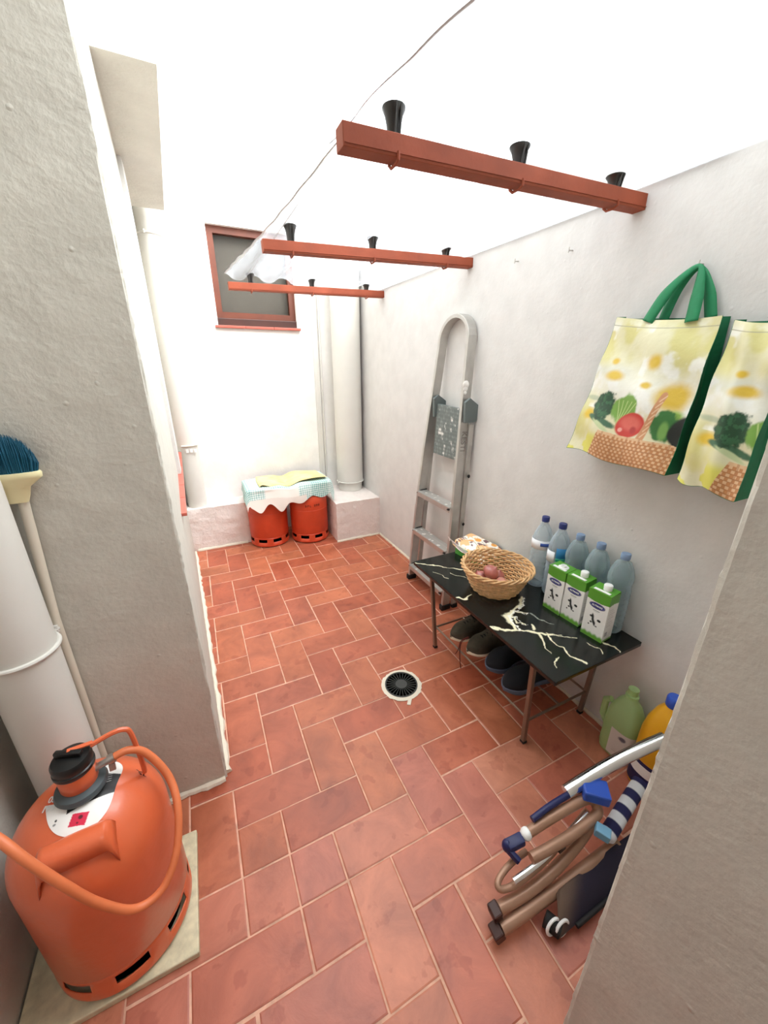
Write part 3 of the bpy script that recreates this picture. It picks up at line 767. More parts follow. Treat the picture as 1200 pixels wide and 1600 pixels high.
# front rail loop in the plane X = LX(z), centre line y(z)
path = [(2.075, .03), (2.06, .5), (2.03, .9), (1.985, 1.3), (1.965, 1.5)]
arch = [(1.835 + .128 * math.cos(a_), 1.535 + .118 * math.sin(a_)) for a_ in np.linspace(.15, PI - .15, 14)]
path2 = [(1.707, 1.5), (1.700, 1.3), (1.682, .9), (1.665, .5), (1.66, .03)]
yz = path + arch + path2
def rail_loop(yz, xoff, depth, thick, m_n, name, par):
    """flat strip: depth along X, thickness in the ladder plane"""
    n_ = len(yz); g = G(); v = []
    for i, (y, z) in enumerate(yz):
        a_ = Vector(yz[min(i + 1, n_ - 1)]) - Vector(yz[max(i - 1, 0)]); a_.normalize(); nn = Vector((-a_.y, a_.x))
        for (dx, dn) in ((0, -thick), (depth, -thick), (depth, thick), (0, thick)):
            z2 = z + nn.y * dn; y2 = y + nn.x * dn
            v.append((LX(z2) + xoff + dx, y2, z2))
    f = [(3, 2, 1, 0), tuple(range(4 * n_ - 4, 4 * n_))] + [(i * 4 + k, i * 4 + (k + 1) % 4, (i + 1) * 4 + (k + 1) % 4, (i + 1) * 4 + k) for i in range(n_ - 1) for k in range(4)]
    g.add(v, f); return obj(name, g, m_n, par, bevel=.002)
rail_loop(yz, 0, .052, .010, M['alu'], 'rail', t)
for (a_, b2) in (((2.085, .02), (2.03, 1.15)), ((1.655, .02), (1.672, 1.15))):
    g = G(); g.obox((LX(.02) + .085, a_[0], .02), (LX(1.12) + .062, b2[0], 1.12), .020, .030, up=(1, 0, 0), b=.003)
    obj('rear_leg', g, M['alu'], t)
for z, w_ in ((.12, 0), (.387, 0), (.655, 0)):
    yl = np.interp(z, [.03, .5, .9], [2.075, 2.06, 2.03]) - .010; yr = np.interp(z, [.03, .5, .9], [1.66, 1.665, 1.682]) + .010
    x = LX(z)
    g = G().box(x - .012, x + .060, yr, yl, z - .004, z + .004, b=.0015).box(x - .013, x - .009, yr, yl, z - .026, z + .004, b=.001)
    st = obj('step', g, M['alu'], t)
    U, V = np.meshgrid(np.linspace(0, 1, 30), np.linspace(0, 1, 120)); cv = Canvas(U, V, '#C9C7C2')
    cv.put(((U * 9) % 1 < .25).astype(float), '#A9A7A3', .6)
    for i in range(random.randint(6, 11)): cv.ellipse(random.random(), random.uniform(.08, .92), random.uniform(.05, .2), random.uniform(.01, .035), '#F6F4F0', rag=.5)
    gx = G().grid(30, 120, np.stack([x - .010 + .068 * U, yr + .002 + (yl - yr - .004) * V, np.full_like(U, z + .0046)], -1), cv.C)
    obj('tread', gx, STEPM, st, colors=True)
    obj('step_cap', G().tube([(x - .014, yl - .004, z - .006), (x + .02, yl - .001, z + .006), (x + .06, yl - .001, z + .008)], .004, 7), M['rubber'], st, smooth=True)
    obj('step_cap', G().tube([(x - .014, yr - .002, z - .006), (x - .012, yr + .012, z - .01)], .0065, 7), M['rubber'], st, smooth=True)
# folded platform
v0 = [(LX(1.20) + .03, 1.945, 1.205), (LX(1.20) + .03, 1.722, 1.195), (LX(.91) + .045, 1.716, .915), (LX(.91) + .045, 1.965, .915)]
g = G(); nx = 90; ny = 110; P = np.zeros((ny, nx, 3)); U = np.zeros((ny, nx)); V = U.copy()
for j_ in range(ny):
    for i in range(nx):
        a_ = i / (nx - 1); b2 = j_ / (ny - 1)
        p = Vector(v0[3]).lerp(Vector(v0[2]), a_).lerp(Vector(v0[0]).lerp(Vector(v0[1]), a_), b2); P[j_, i] = p; U[j_, i] = a_; V[j_, i] = b2
cv = Canvas(U, V, '#69716F'); cv.put(ss(.5, .62, fbm(U * 30, V * 14, 9)), '#868E8B', .8); cv.put(ss(.62, .7, fbm(U * 9, V * 9, 21)), '#EDEBE6', .8)
cv.put(((np.floor(V * 26) % 2) == 0).astype(float), '#5C6462', .5)
obj('platform', g.grid(nx, ny, P, cv.C), vmat('ribbed grey platform', .55), t, colors=True, solid=.02)
for y, sgn in ((1.968, -1), (1.672, -1)):
    z = 1.2 if sgn < 0 else 1.16
    x = LX(z)
    g = G(); yy = y
    poly = [(x + .005, z - .07), (x + .0, z + .035), (x + .03, z + .055), (x + .098, z + .01), (x + .100, z - .035), (x + .075, z - .07)]
    v = [(a_, yy - .016, b2) for a_, b2 in poly] + [(a_, yy + .004, b2) for a_, b2 in poly]; n_ = len(poly)
    g.add(v, [tuple(range(n_)), tuple(range(n_, 2 * n_))[::-1]] + [(i, (i + 1) % n_, n_ + (i + 1) % n_, n_ + i) for i in range(n_)])
    obj('hinge', g, M['greyplastic'], t, bevel=.003)
for (x, y) in ((LX(0), 2.077), (LX(0), 1.66)):
    obj('foot', G().box(x - .006, x + .058, y - .016, y + .016, 0, .035, b=.004), M['rubber'], t)
for y in (2.085, 1.655):
    obj('foot', G().box(1.262, 1.298, y - .014, y + .014, 0, .03, b=.004), M['rubber'], t)
for z, y in ((.84, 1.661), (.56, 1.655)):
    obj('rivet', G().ell((LX(z) + .072, y - .013, z), .008, .006, .010, 10), M['rubber'], t, smooth=True)
# paint blob on right rail
g = G()
for (z, y, r_) in ((1.32, 1.690, .02), (1.30, 1.69, .014), (1.28, 1.69, .010)): g.ell((LX(z) + .012, y, z), r_, .004, r_, 10)
obj('paint_drip', g, M['paintspot'], t, smooth=True)
text('lettering', 'KESTI', .045, mat('faded ladder print', '#8E8882', .5), t, (LX(1.03) + .027, 1.6745, 1.03), (-.06, .02, -1), (1, 0, -.06), .0004)

# ============================================================ TABLE
TZ = .47
t = thing('low_table', 'low black marble-look table with thin metal legs by the right wall', 'table', (1.12, 1.07, 0))
x0, x1, y0, y1 = .898, 1.334, .618, 1.517
nx, ny = 220, 450
U, V = np.meshgrid(np.linspace(x0, x1, nx), np.linspace(y0, y1, ny))
cv = Canvas(U, V, '#0E1210')
cv.put(ss(.45, .7, fbm(U * 14, V * 14, 2)), '#1B211E', .8)
VE = [[(.898, 1.50, .004), (.95, 1.45, .0035), (.999, 1.411, .003), (1.03, 1.375, .0015), (1.066, 1.342, .003), (1.10, 1.33, .003)],
      [(.902, 1.150, .003), (.915, 1.151, .005), (.928, 1.123, .005), (.967, 1.137, .002)],
      [(.902, .927, .003), (.937, .885, .006), (.983, .867, .004), (1.018, .837, .005), (1.058, .798, .003), (1.10, .77, .0012)],
      [(.898, .93, .006), (.915, .905, .006)],
      [(1.154, 1.025, .006), (1.108, .989, .008), (1.07, .975, .004), (1.046, .968, .008), (1.003, .951, .014), (.99, .925, .010), (.986, .904, .006), (.979, .869, .005)],
      [(1.046, .968, .004), (1.09, .93, .002)], [(1.0, .96, .006), (1.03, .93, .003), (1.01, .90, .002), (1.03, .88, .002)],
      [(1.018, .837, .004), (1.03, .81, .006), (1.02, .78, .003), (.99, .745, .0015), (.985, .72, .001)],
      [(1.064, .803, .0015), (1.05, .77, .004), (1.045, .745, .002), (1.054, .722, .003), (1.039, .683, .0035), (1.05, .665, .006), (1.059, .653, .004), (1.063, .627, .003)],
      [(1.042, .813, .002), (1.069, .793, .0015), (1.103, .764, .0012), (1.142, .733, .001)], [(1.041, .843, .005), (1.055, .867, .003)],
      [(1.209, .674, .004), (1.22, .65, .003), (1.213, .616, .002)], [(1.102, .927, .003), (1.109, .877, .002), (1.132, .834, .001)],
      [(.996, 1.334, .001), (1.015, 1.298, .001), (1.045, 1.264, .001)], [(1.0, .70, .001), (.96, .68, .002), (.95, .66, .001)],
      [(1.15, .70, .0015), (1.17, .66, .001), (1.155, .64, .002)], [(.93, 1.38, .0012), (.95, 1.34, .0008), (.96, 1.30, .001)]]
for i, l_ in enumerate(VE): cv.line(l_, .003, '#F2EAC8' if i != 12 else '#9AA195', jit=.012, js=38, seed=30 + i, soft=.45)
for l_ in VE[4:7]: cv.line([(a_ + .006, b2 - .006, c_ * .4) for a_, b2, c_ in l_], .003, '#FFFDF0', jit=.016, js=60, seed=77)
P = np.stack([U, V, np.full_like(U, TZ)], -1)
g = G().grid(nx, ny, P, cv.C)
edge = lin('#0B0D0C')
cr = .012
g2 = G().box(x0, x1, y0, y1, TZ - .018, TZ - .0006, b=.003)
g.add(g2.v, g2.f, edge)
obj('tabletop', g, vmat('black marble laminate', .22, coat=.0), t, colors=True)
for lx, ly, tx, ty in ((.972, 1.388, .935, 1.40), (.985, .764, .945, .745), (1.310, .764, 1.318, .745), (1.310, 1.388, 1.318, 1.40)):
    g = G().obox((lx, ly, .006), (tx, ty, TZ - .016), .017, .017, up=(0, 1, 0), b=.002)
    lg = obj('leg', g, M['tablemetal'], t)
    obj('foot_cap', G().obox((lx, ly, 0), (lx, ly, .012), .020, .020, up=(0, 1, 0), b=.002), M['rubber'], lg).location = (0, 0, 0)
RZ = .125
for x_, nm in ((.975, 'rail'), (1.15, 'rail'), (1.307, 'rail')):
    obj('shoe_rail', G().tube([(x_, 1.395, RZ), (x_ + (.01 if x_ < 1 else 0), .757, RZ)], .005, 8), M['tablemetal'], t, smooth=True)
for y_ in (1.395, .757):
    obj('cross_rail', G().tube([(.975, y_, RZ - .0), (1.312, y_, RZ)], .005, 8), M['tablemetal'], t, smooth=True)

# ============================================================ BASKET
bx, by = 1.100, 1.137
t = thing('wicker_basket', 'round wicker basket holding onions on the black table', 'basket', (bx, by, TZ))
H_ = .112; Rb, Rt = .094, .146
rad = lambda h: Rb + (Rt - Rb) * (h / H_) ** .85
g = G(); ns = 30
for i in range(ns):
    a_ = 2 * PI * i / ns
    g.tube([(bx + rad(h) * math.cos(a_), by + rad(h) * math.sin(a_), TZ + .004 + h) for h in np.linspace(0, H_, 6)], .0022, 5)
obj('stakes', g, M['wicker'], t, smooth=True)
g = G(); rows = 13
for k in range(rows):
    h = .003 + (H_ - .008) * k / (rows - 1); n_ = ns * 4; R_ = rad(h)
    pts = []
    for i in range(n_):
        a_ = 2 * PI * i / n_; r_ = R_ + .0042 * math.cos(a_ * ns / 2 + (PI if k % 2 else 0)); pts.append((bx + r_ * math.cos(a_), by + r_ * math.sin(a_), TZ + .004 + h + random.uniform(-.0004, .0004)))
    g.tube(pts, .0042, 6, closed=True)
obj('weave', g, M['wicker'], t, smooth=True)
g = G()
for k in range(3):
    pts = []
    for i in range(180):
        a_ = 2 * PI * i / 180; ph = a_ * 9 + k * 2 * PI / 3; r_ = Rt + .004 + .0065 * math.cos(ph); pts.append((bx + r_ * math.cos(a_), by + r_ * math.sin(a_), TZ + .004 + H_ + .0065 * math.sin(ph)))
    g.tube(pts, .0042, 6, closed=True)
obj('rim', g, M['wicker'], t, smooth=True)
obj('base', G().lathe([(.001, .001), (Rb, .001), (Rb + .002, .006), (.001, .008)], bx, by, TZ, 40), M['wicker'], t, smooth=True)
def onion(x, y, z, r_, m_, lab, cat='onion', name='onion', sx=1.0, tilt=.5):
    g = G().lathe([(.0005, -.98), (.15, -.97), (.55, -.80), (.88, -.42), (1.0, 0), (.92, .42), (.66, .74), (.34, .92), (.14, 1.04), (.08, 1.25), (.03, 1.32)], n_=24)
    Mx = Matrix.Translation((x, y, z)) @ Matrix.Rotation(tilt, 4, 'X') @ Matrix.Rotation(tilt * .8, 4, 'Y') @ Matrix.Diagonal((r_ * sx, r_, r_ * .86, 1))
    o = obj(name, g.xf(Mx), m_, smooth=True, ang=80)
    return tag(o, lab, cat, 'onions in the basket' if cat == 'onion' else None)
fz = TZ + .009
onion(1.085, 1.155, fz + .067, .036, M['onion'], 'largest glossy pink onion, on top of the others in the basket', tilt=.5)
onion(1.062, 1.196, fz + .029, .031, M['onion'], 'small pink onion at the left side inside the basket', tilt=-.4)
onion(1.10, 1.096, fz + .031, .034, M['onion2'], 'papery-skinned onion in front of the largest one in the basket', tilt=.9)
onion(1.138, 1.165, fz + .030, .032, M['onion'], 'pink onion half hidden behind the largest one in the basket', tilt=.2)
tag(obj('egg', G().ell((1.052, 1.133, fz + .024), .022, .028, .022, 20), M['egg'], smooth=True), 'pale egg lying among the onions in the basket', 'egg')
g = G().lathe([(.001, 0), (.012, 0), (.022, .010), (.021, .022), (.010, .032), (.005, .042), (.003, .045)], 1.150, 1.085, fz, 20)
g.v = [(1.150 + (x - 1.150) * (1 + .10 * math.cos(7 * math.atan2(y - 1.085, x - 1.15))), 1.085 + (y - 1.085) * (1 + .10 * math.cos(7 * math.atan2(y - 1.085, x - 1.15))), z) for x, y, z in g.v]
tag(obj('garlic_bulb', g, M['garlic'], smooth=True), 'white garlic bulb at the right side inside the basket', 'garlic')

# ============================================================ PATTERNED BAG + GREEN BOX
t = thing('food_box', 'green cardboard box with a patterned paper lid behind the wicker basket', 'box', (1.24, 1.43, TZ))
obj('box_body', G().prism([(1.148, 1.505), (1.165, 1.33), (1.315, 1.33), (1.315, 1.505)], TZ + .0005, TZ + .048), mat('green card', '#4FA03C', .5, var=.15, vscale=30), t)
nx = ny = 90; U, V = np.meshgrid(np.linspace(0, 1, nx), np.linspace(0, 1, ny))
cv = Canvas(U, V, '#F4EEE2')
cv.put(ss(.47, .5, fbm(U * 5, V * 5, 12)), '#E9B06E', .9)
cv.put(ss(.56, .58, fbm(U * 6 + 3, V * 6, 19)), '#7C5A5C', .95)
cv.ellipse(.25, .3, .17, .13, '#F0C792', rag=.3); cv.ellipse(.25, .3, .08, .06, '#E9936A', rag=.3)
for i in range(5): cv.poly([(.05 + i * .075, .86), (.085 + i * .075, .86), (.095 + i * .075, .96), (.06 + i * .075, .97)], '#6B4A50')
for q in ((.55, .45), (.75, .30), (.80, .62)): cv.poly([(q[0] - .08, q[1] - .06), (q[0] + .08, q[1] - .05), (q[0] + .07, q[1] + .06), (q[0] - .07, q[1] + .05)], '#745458')
for q in ((.4, .75), (.62, .72), (.9, .45)): cv.ellipse(*q, .09, .06, '#E8A24E', rag=.3); 
for i in range(6): cv.line([(.1 + i * .16, .05 + (i % 3) * .2), (.25 + i * .14, .35 + (i % 2) * .3)], .005, '#4E4038')
X = 1.142 + .185 * U; Y = 1.525 - .245 * (1 - V) * 1.0 ; Z = TZ + .052 + .030 * np.sin(PI * np.clip(U, 0, 1)) * (.6 + .4 * V) + .006 * np.sin(U * 11 + V * 7) - .012 * (U < .08)
obj('patterned_lid', G().grid(nx, ny, np.stack([X, Y, Z], -1), cv.C), vmat('printed paper', .5), t, colors=True, smooth=True, solid=.001, ang=80)
obj('paper_flap', G().add([(1.135, 1.53, TZ + .070), (1.142, 1.525, TZ + .05), (1.150, 1.36, TZ + .02), (1.142, 1.36, TZ + .052)], [(0, 1, 2, 3)]).add([(1.135, 1.53, TZ + .07), (1.125, 1.545, TZ + .085), (1.135, 1.545, TZ + .055)], [(0, 1, 2)]), M['whiteplastic'], t, solid=.001)

# ============================================================ WATER BOTTLES
def water(x, y, h, blue, lab, i):
    t = thing('water_bottle', lab, 'bottle', (x, y, TZ), 'plastic water bottles on the table'); R = .043
    pf = [(.030, .001), (.038, .006), (R, .016), (R, .03)]
    for k in range(6):
        z = .04 + k * .024; pf += [(R, z), (R - .0018, z + .008), (R, z + .016)]
    pf += [(R * .93, .19), (R * .93, .205), (R, .215), (R * .98, .235), (R * .80, .262), (R * .55, .285), (.0145, h - .028), (.0145, h - .016)]
    obj('bottle_body', G().lathe(pf, x, y, TZ, 32), M['water'] if blue else M['water2'], t, smooth=True, ang=80)
    obj('cap', G().lathe([(.0155, h - .022), (.016, h - .020), (.016, h - .002), (.0145, h), (.001, h)], x, y, TZ, 24), M['bluecap'] if blue else M['greycap'], t, smooth=True)
    return t
BY = [1.085, .996, .91, .82, .725]
BL = ['clear water bottle with navy cap, nearest the wicker basket', 'clear water bottle with navy cap and teal label, second from the basket', 'clear bottle with grey-blue cap, in the middle of the row of five',
      'clear bottle with grey-blue cap, between the middle one and the end one', 'clear bottle with grey-blue cap at the table end, farthest from the basket']
BT = []
for i, y in enumerate(BY): BT.append(water(1.2985 if i else 1.2975, y, .332 if i < 2 else .318, i < 2, BL[i], i))
def band(t, x, y, z0, z1, R, a0, a1, col, name='label_band'):
    g = G(); n_ = 20; P = np.zeros((2, n_, 3))
    for k, a_ in enumerate(np.linspace(a0, a1, n_)):
        for j_, z in enumerate((z0, z1)): P[j_, k] = (x + R * math.cos(a_), y + R * math.sin(a_), TZ + z)
    return obj(name, g.grid(n_, 2, P), mat(name, col, .4), t, smooth=True, solid=.0004)
band(BT[0], 1.2975, BY[0], .190, .232, .0440, 1.9, 5.6, '#EDEFF4'); band(BT[0], 1.2975, BY[0], .207, .222, .0446, 3.7, 4.8, '#3A57A8')
band(BT[1], 1.2985, BY[1], .175, .235, .0440, 3.6, 5.6, '#2C7FB5'); band(BT[1], 1.2985, BY[1], .175, .190, .0446, 3.6, 5.6, '#2A9A7E'); band(BT[1], 1.2985, BY[1], .165, .215, .0446, 2.4, 3.5, '#E9EDF2')

# ============================================================ MILK CARTONS
def carton(x, y, rot, lab, open_=False):
    W, D, Hh = .080, .060, .192   # W along local y, D along local x
    t = thing('milk_carton', lab, 'carton', (x, y, TZ), 'milk cartons on the table', local=True); t.rotation_euler.z = rot
    gr, wh = '#5A9A32', '#EFECE8'
    g = G()
    def face(o, u, v_, nu_, nv_, painter):
        U, V = np.meshgrid(np.linspace(0, 1, nu_), np.linspace(0, 1, nv_)); cv = Canvas(U, V, wh); painter(cv)
        P = np.array(o)[None, None] + U[..., None] * np.array(u) + V[..., None] * np.array(v_)
        g.grid(nu_, nv_, P, cv.C)
    def front(cv):
        U, V = cv.U, cv.V
        cv.put((V > .80 - .03 * np.sin(U * PI)).astype(float), gr)
        cv.put(ss(.10, .05, V - .03 * np.sin(U * 40) * .6 - .10 * (U < .18)) if False else 1 - ss(.06, .13, V + .012 * np.sin(U * 26)), '#6AA63C')
        cv.ellipse(.5, .70, .36, .062, '#1D1B52', .06); cv.ellipse(.5, .70, .325, .050, '#7A7AB8', .04); cv.ellipse(.5, .70, .30, .045, '#24226A', .04)
        cv.line([(.35, .60), (.65, .60)], .007, '#8F8F8B'); cv.line([(.38, .575), (.6, .575)], .005, '#A9A9A4')
        cv.line([(.40, .47), (.46, .36), (.52, .33)], .05, '#121212', jit=.04, js=9)  # cow patches
        cv.ellipse(.70, .42, .09, .028, '#121212', rag=.4); cv.ellipse(.36, .33, .05, .018, '#121212', rag=.4); cv.ellipse(.62, .28, .05, .014, '#121212', rag=.4); cv.ellipse(.28, .27, .04, .014, '#121212', rag=.4)
        cv.ellipse(.33, .455, .07, .02, '#121212', rag=.4)
    def side(cv):
        U, V = cv.U, cv.V
        cv.put((V > .81 - .04 * np.abs(U - .5)).astype(float), gr); cv.put(1 - ss(.03, .06, V), '#6AA63C')
        for k in range(9): cv.line([(.15, .70 - k * .045), (.55 + .3 * ((k * 7) % 5) / 5, .70 - k * .045)], .006, '#C9C2C4')
        cv.poly([(.15, .12), (.45, .12), (.45, .22), (.15, .22)], '#CFCACC')
        for k in range(9): cv.line([(.17 + k * .032, .13), (.17 + k * .032, .21)], .006, '#6E6C70')
    def top(cv): cv.put(np.ones_like(cv.U), gr)
    hx, hy = D / 2, W / 2
    face((-hx, hy, 0), (0, -W, 0), (0, 0, Hh), 60, 140, front)
    face((-hx, -hy, 0), (D, 0, 0), (0, 0, Hh), 40, 100, side)
    face((hx, -hy, 0), (0, W, 0), (0, 0, Hh), 30, 60, side)
    face((hx, hy, 0), (-D, 0, 0), (0, 0, Hh), 30, 60, side)
    face((-hx, hy, Hh), (0, -W, 0), (D, 0, .004), 4, 4, top)
    obj('carton_body', g, vmat('printed carton', .3), t, colors=True)
    text('brand_name', 'ALTMARE', .0090, M['whiteplastic'], t, (-hx - .0006, 0, Hh * .70), (0, -1, 0), (0, 0, 1), .0003)
    obj('fold_seam', G().box(-hx + .004, hx - .004, -.001, .006, Hh, Hh + .002), M['whiteplastic'], t) if False else None
    obj('white_seal', G().box(-.026, -.014, -hy + .01, hy - .012, Hh + .001, Hh + .0035, b=.0008), M['whiteplastic'], t)
    if open_:
        obj('spout', G().lathe([(.020, 0), (.020, .004), (.012, .005), (.011, .012), (.009, .012), (.009, .003), (.001, .003)], -.004, -.005, Hh + .001, 32), M['whiteplastic'], t, smooth=True)
    else:
        cp = obj('spout', G().lathe([(.014, 0), (.014, .005), (.0125, .006), (.001, .006)], .004, -.006, Hh + .001, 24), M['whiteplastic'], t, smooth=True)
        obj('cap', G().lathe([(.0135, .006), (.0145, .009), (.0145, .020), (.013, .022), (.001, .022)], .004, -.006, Hh + .001, 16), M['whiteplastic'], t, smooth=True)
    return t
carton(1.222, .905, .02, 'green and white milk carton nearest the wicker basket, flat round spout on top', True)
carton(1.228, .823, .05, 'green and white milk carton standing between the two others')
carton(1.220, .722, .10, 'green and white milk carton nearest the table end, standing slightly apart')
for q in [o for o in COL.objects if o.name.startswith('milk_carton')]:
    pass

# ============================================================ SHOES under the table
def shoe(x, y, ang, L_, W_, kind, lab):
    t = thing('sneaker' if kind == 'sneaker' else 'slipper', lab, 'shoe', (x, y, RZ + .006), 'shoes under the table', local=True); t.rotation_euler.z = ang
    # local: toe tip at origin, heel at +x*L
    def sec(u):  # width profile
        return W_ / 2 * (math.sin(min(1, u / .28) * PI / 2) ** .6) * (1 - .22 * math.sin(PI * min(max((u - .3) / .45, 0), 1))) * (1 if u < .85 else math.sqrt(max(.02, 1 - ((u - .85) / .155) ** 2)))
    us = np.linspace(0.005, 1.0, 26); g = G(); n_ = 24
    v = []
    for u in us:
        w2 = max(sec(u), .004)
        for k in range(n_):
            a_ = 2 * PI * k / n_; yy = math.cos(a_); zz = math.sin(a_)
            v.append((u * L_, w2 * 1.04 * math.copysign(abs(yy) ** .8, yy), .012 + .012 * math.copysign(abs(zz) ** .5, zz) + (.010 * (1 - u / .12) if u < .12 else 0)))
    f = [(i * n_ + k, i * n_ + (k + 1) % n_, (i + 1) * n_ + (k + 1) % n_, (i + 1) * n_ + k) for i in range(len(us) - 1) for k in range(n_)] + [tuple(range(n_)), tuple(range((len(us) - 1) * n_, len(us) * n_))]
    obj('sole', g.add(v, f), M['sole'] if kind == 'sneaker' else M['slipsole'], t, smooth=True, ang=70)
    # upper: half tubes, open at ankle
    hh = (lambda u: .022 + .040 * math.sin(min(u / .30, 1) * PI / 2) + (.038 * ss(.30, .60, u))) if kind == 'sneaker' else (lambda u: .022 + .045 * math.sin(min(u / .35, 1) * PI / 2) * (1 if u < .55 else 1 - .75 * ss(.55, .68, u)))
    g = G(); v = []; m2 = 17
    for u in us:
        w2 = max(sec(u), .004); h = hh(u)
        op = ss(.42, .52, u) if kind == 'sneaker' else ss(.5, .6, u)   # opening
        for k in range(m2):
            q = -1 + 2 * k / (m2 - 1)
            a_ = PI / 2 + q * PI / 2 * 1.0
            yy = math.cos(a_); zz = max(0, math.sin(a_))
            if op > 0:   # walls only: push the middle inward and down
                s0 = abs(yy); 
                wall = w2 * math.copysign(.55 + .45 * abs(yy), yy) if abs(yy) > .02 else 0
                zz2 = zz ** .6; z3 = .02 + h * (zz2 if abs(yy) > .5 else max(0, .87 - 1.4 * (.5 - abs(yy)) * 1.6 * op))
                v.append((u * L_, w2 * yy * (1 - op) + wall * op, (.02 + h * zz ** .6) * (1 - op) + z3 * op))
            else: v.append((u * L_, w2 * yy, .02 + h * zz ** .6))
    f = [(i * m2 + k, i * m2 + k + 1, (i + 1) * m2 + k + 1, (i + 1) * m2 + k) for i in range(len(us) - 1) for k in range(m2 - 1)] + [tuple(range(m2)), tuple(range((len(us) - 1) * m2, len(us) * m2))]
    up = obj('upper', g.add(v, f), M['shoe'] if kind == 'sneaker' else M['slipper'], t, smooth=True, ang=70)
    if kind == 'sneaker':
        g = G().box(.10 * L_ * 2.2, .62 * L_, -.020, .020, 0, .004)
        g = G()
        for k in range(5):
            u = .26 + k * .055; z = .02 + hh(u) + .002
            g.tube([(u * L_, -.026, z - .012), (u * L_ + .006, 0, z), (u * L_, .026, z - .012)], .0028, 6)
        obj('lacing', g, M['shoedark'], t, smooth=True)
        obj('collar_lining', G().tube([(L_ * (.74 + .20 * math.cos(a_)), .030 * math.sin(a_), .02 + hh(.7) + .001 - .008 * math.cos(a_) * .5) for a_ in np.linspace(0, 2 * PI, 30, endpoint=False)], .0065, 8, closed=True), M['shoedark'], t, smooth=True)
    else:
        obj('rim_band', G().tube([(L_ * u, -sec(u) * 1.03, .026) for u in np.linspace(.98, .01, 16)] + [(L_ * u, sec(u) * 1.03, .026) for u in np.linspace(.01, .98, 16)], .005, 7), M['slipsole'], t, smooth=True)
    return t
s1 = shoe(.975, 1.266, .0, .29, .100, 'sneaker', 'olive sneaker with cream sole, farthest left under the table')
s2_ = shoe(.985, 1.146, .0, .29, .102, 'sneaker', 'olive sneaker with cream sole and hanging red laces, second from left under the table')
obj('hanging_lace', G().tube(spline([(.03, .03, .07), (-.008, .034, .055), (-.014, .036, 0), (-.010, .032, -.06), (-.004, .03, -.10)]), .0022, 6).tube(spline([(.03, .035, .07), (-.004, .045, .05), (-.010, .052, .0), (-.018, .062, -.035)]), .0022, 6), M['lace'], s2_, smooth=True)
shoe(1.000, 1.022, .03, .27, .105, 'slipper', 'dark navy slipper with blue-grey rim, next to the olive sneakers under the table')
shoe(.985, .900, .0, .27, .105, 'slipper', 'dark navy slipper with blue-grey rim, nearest the front table leg')

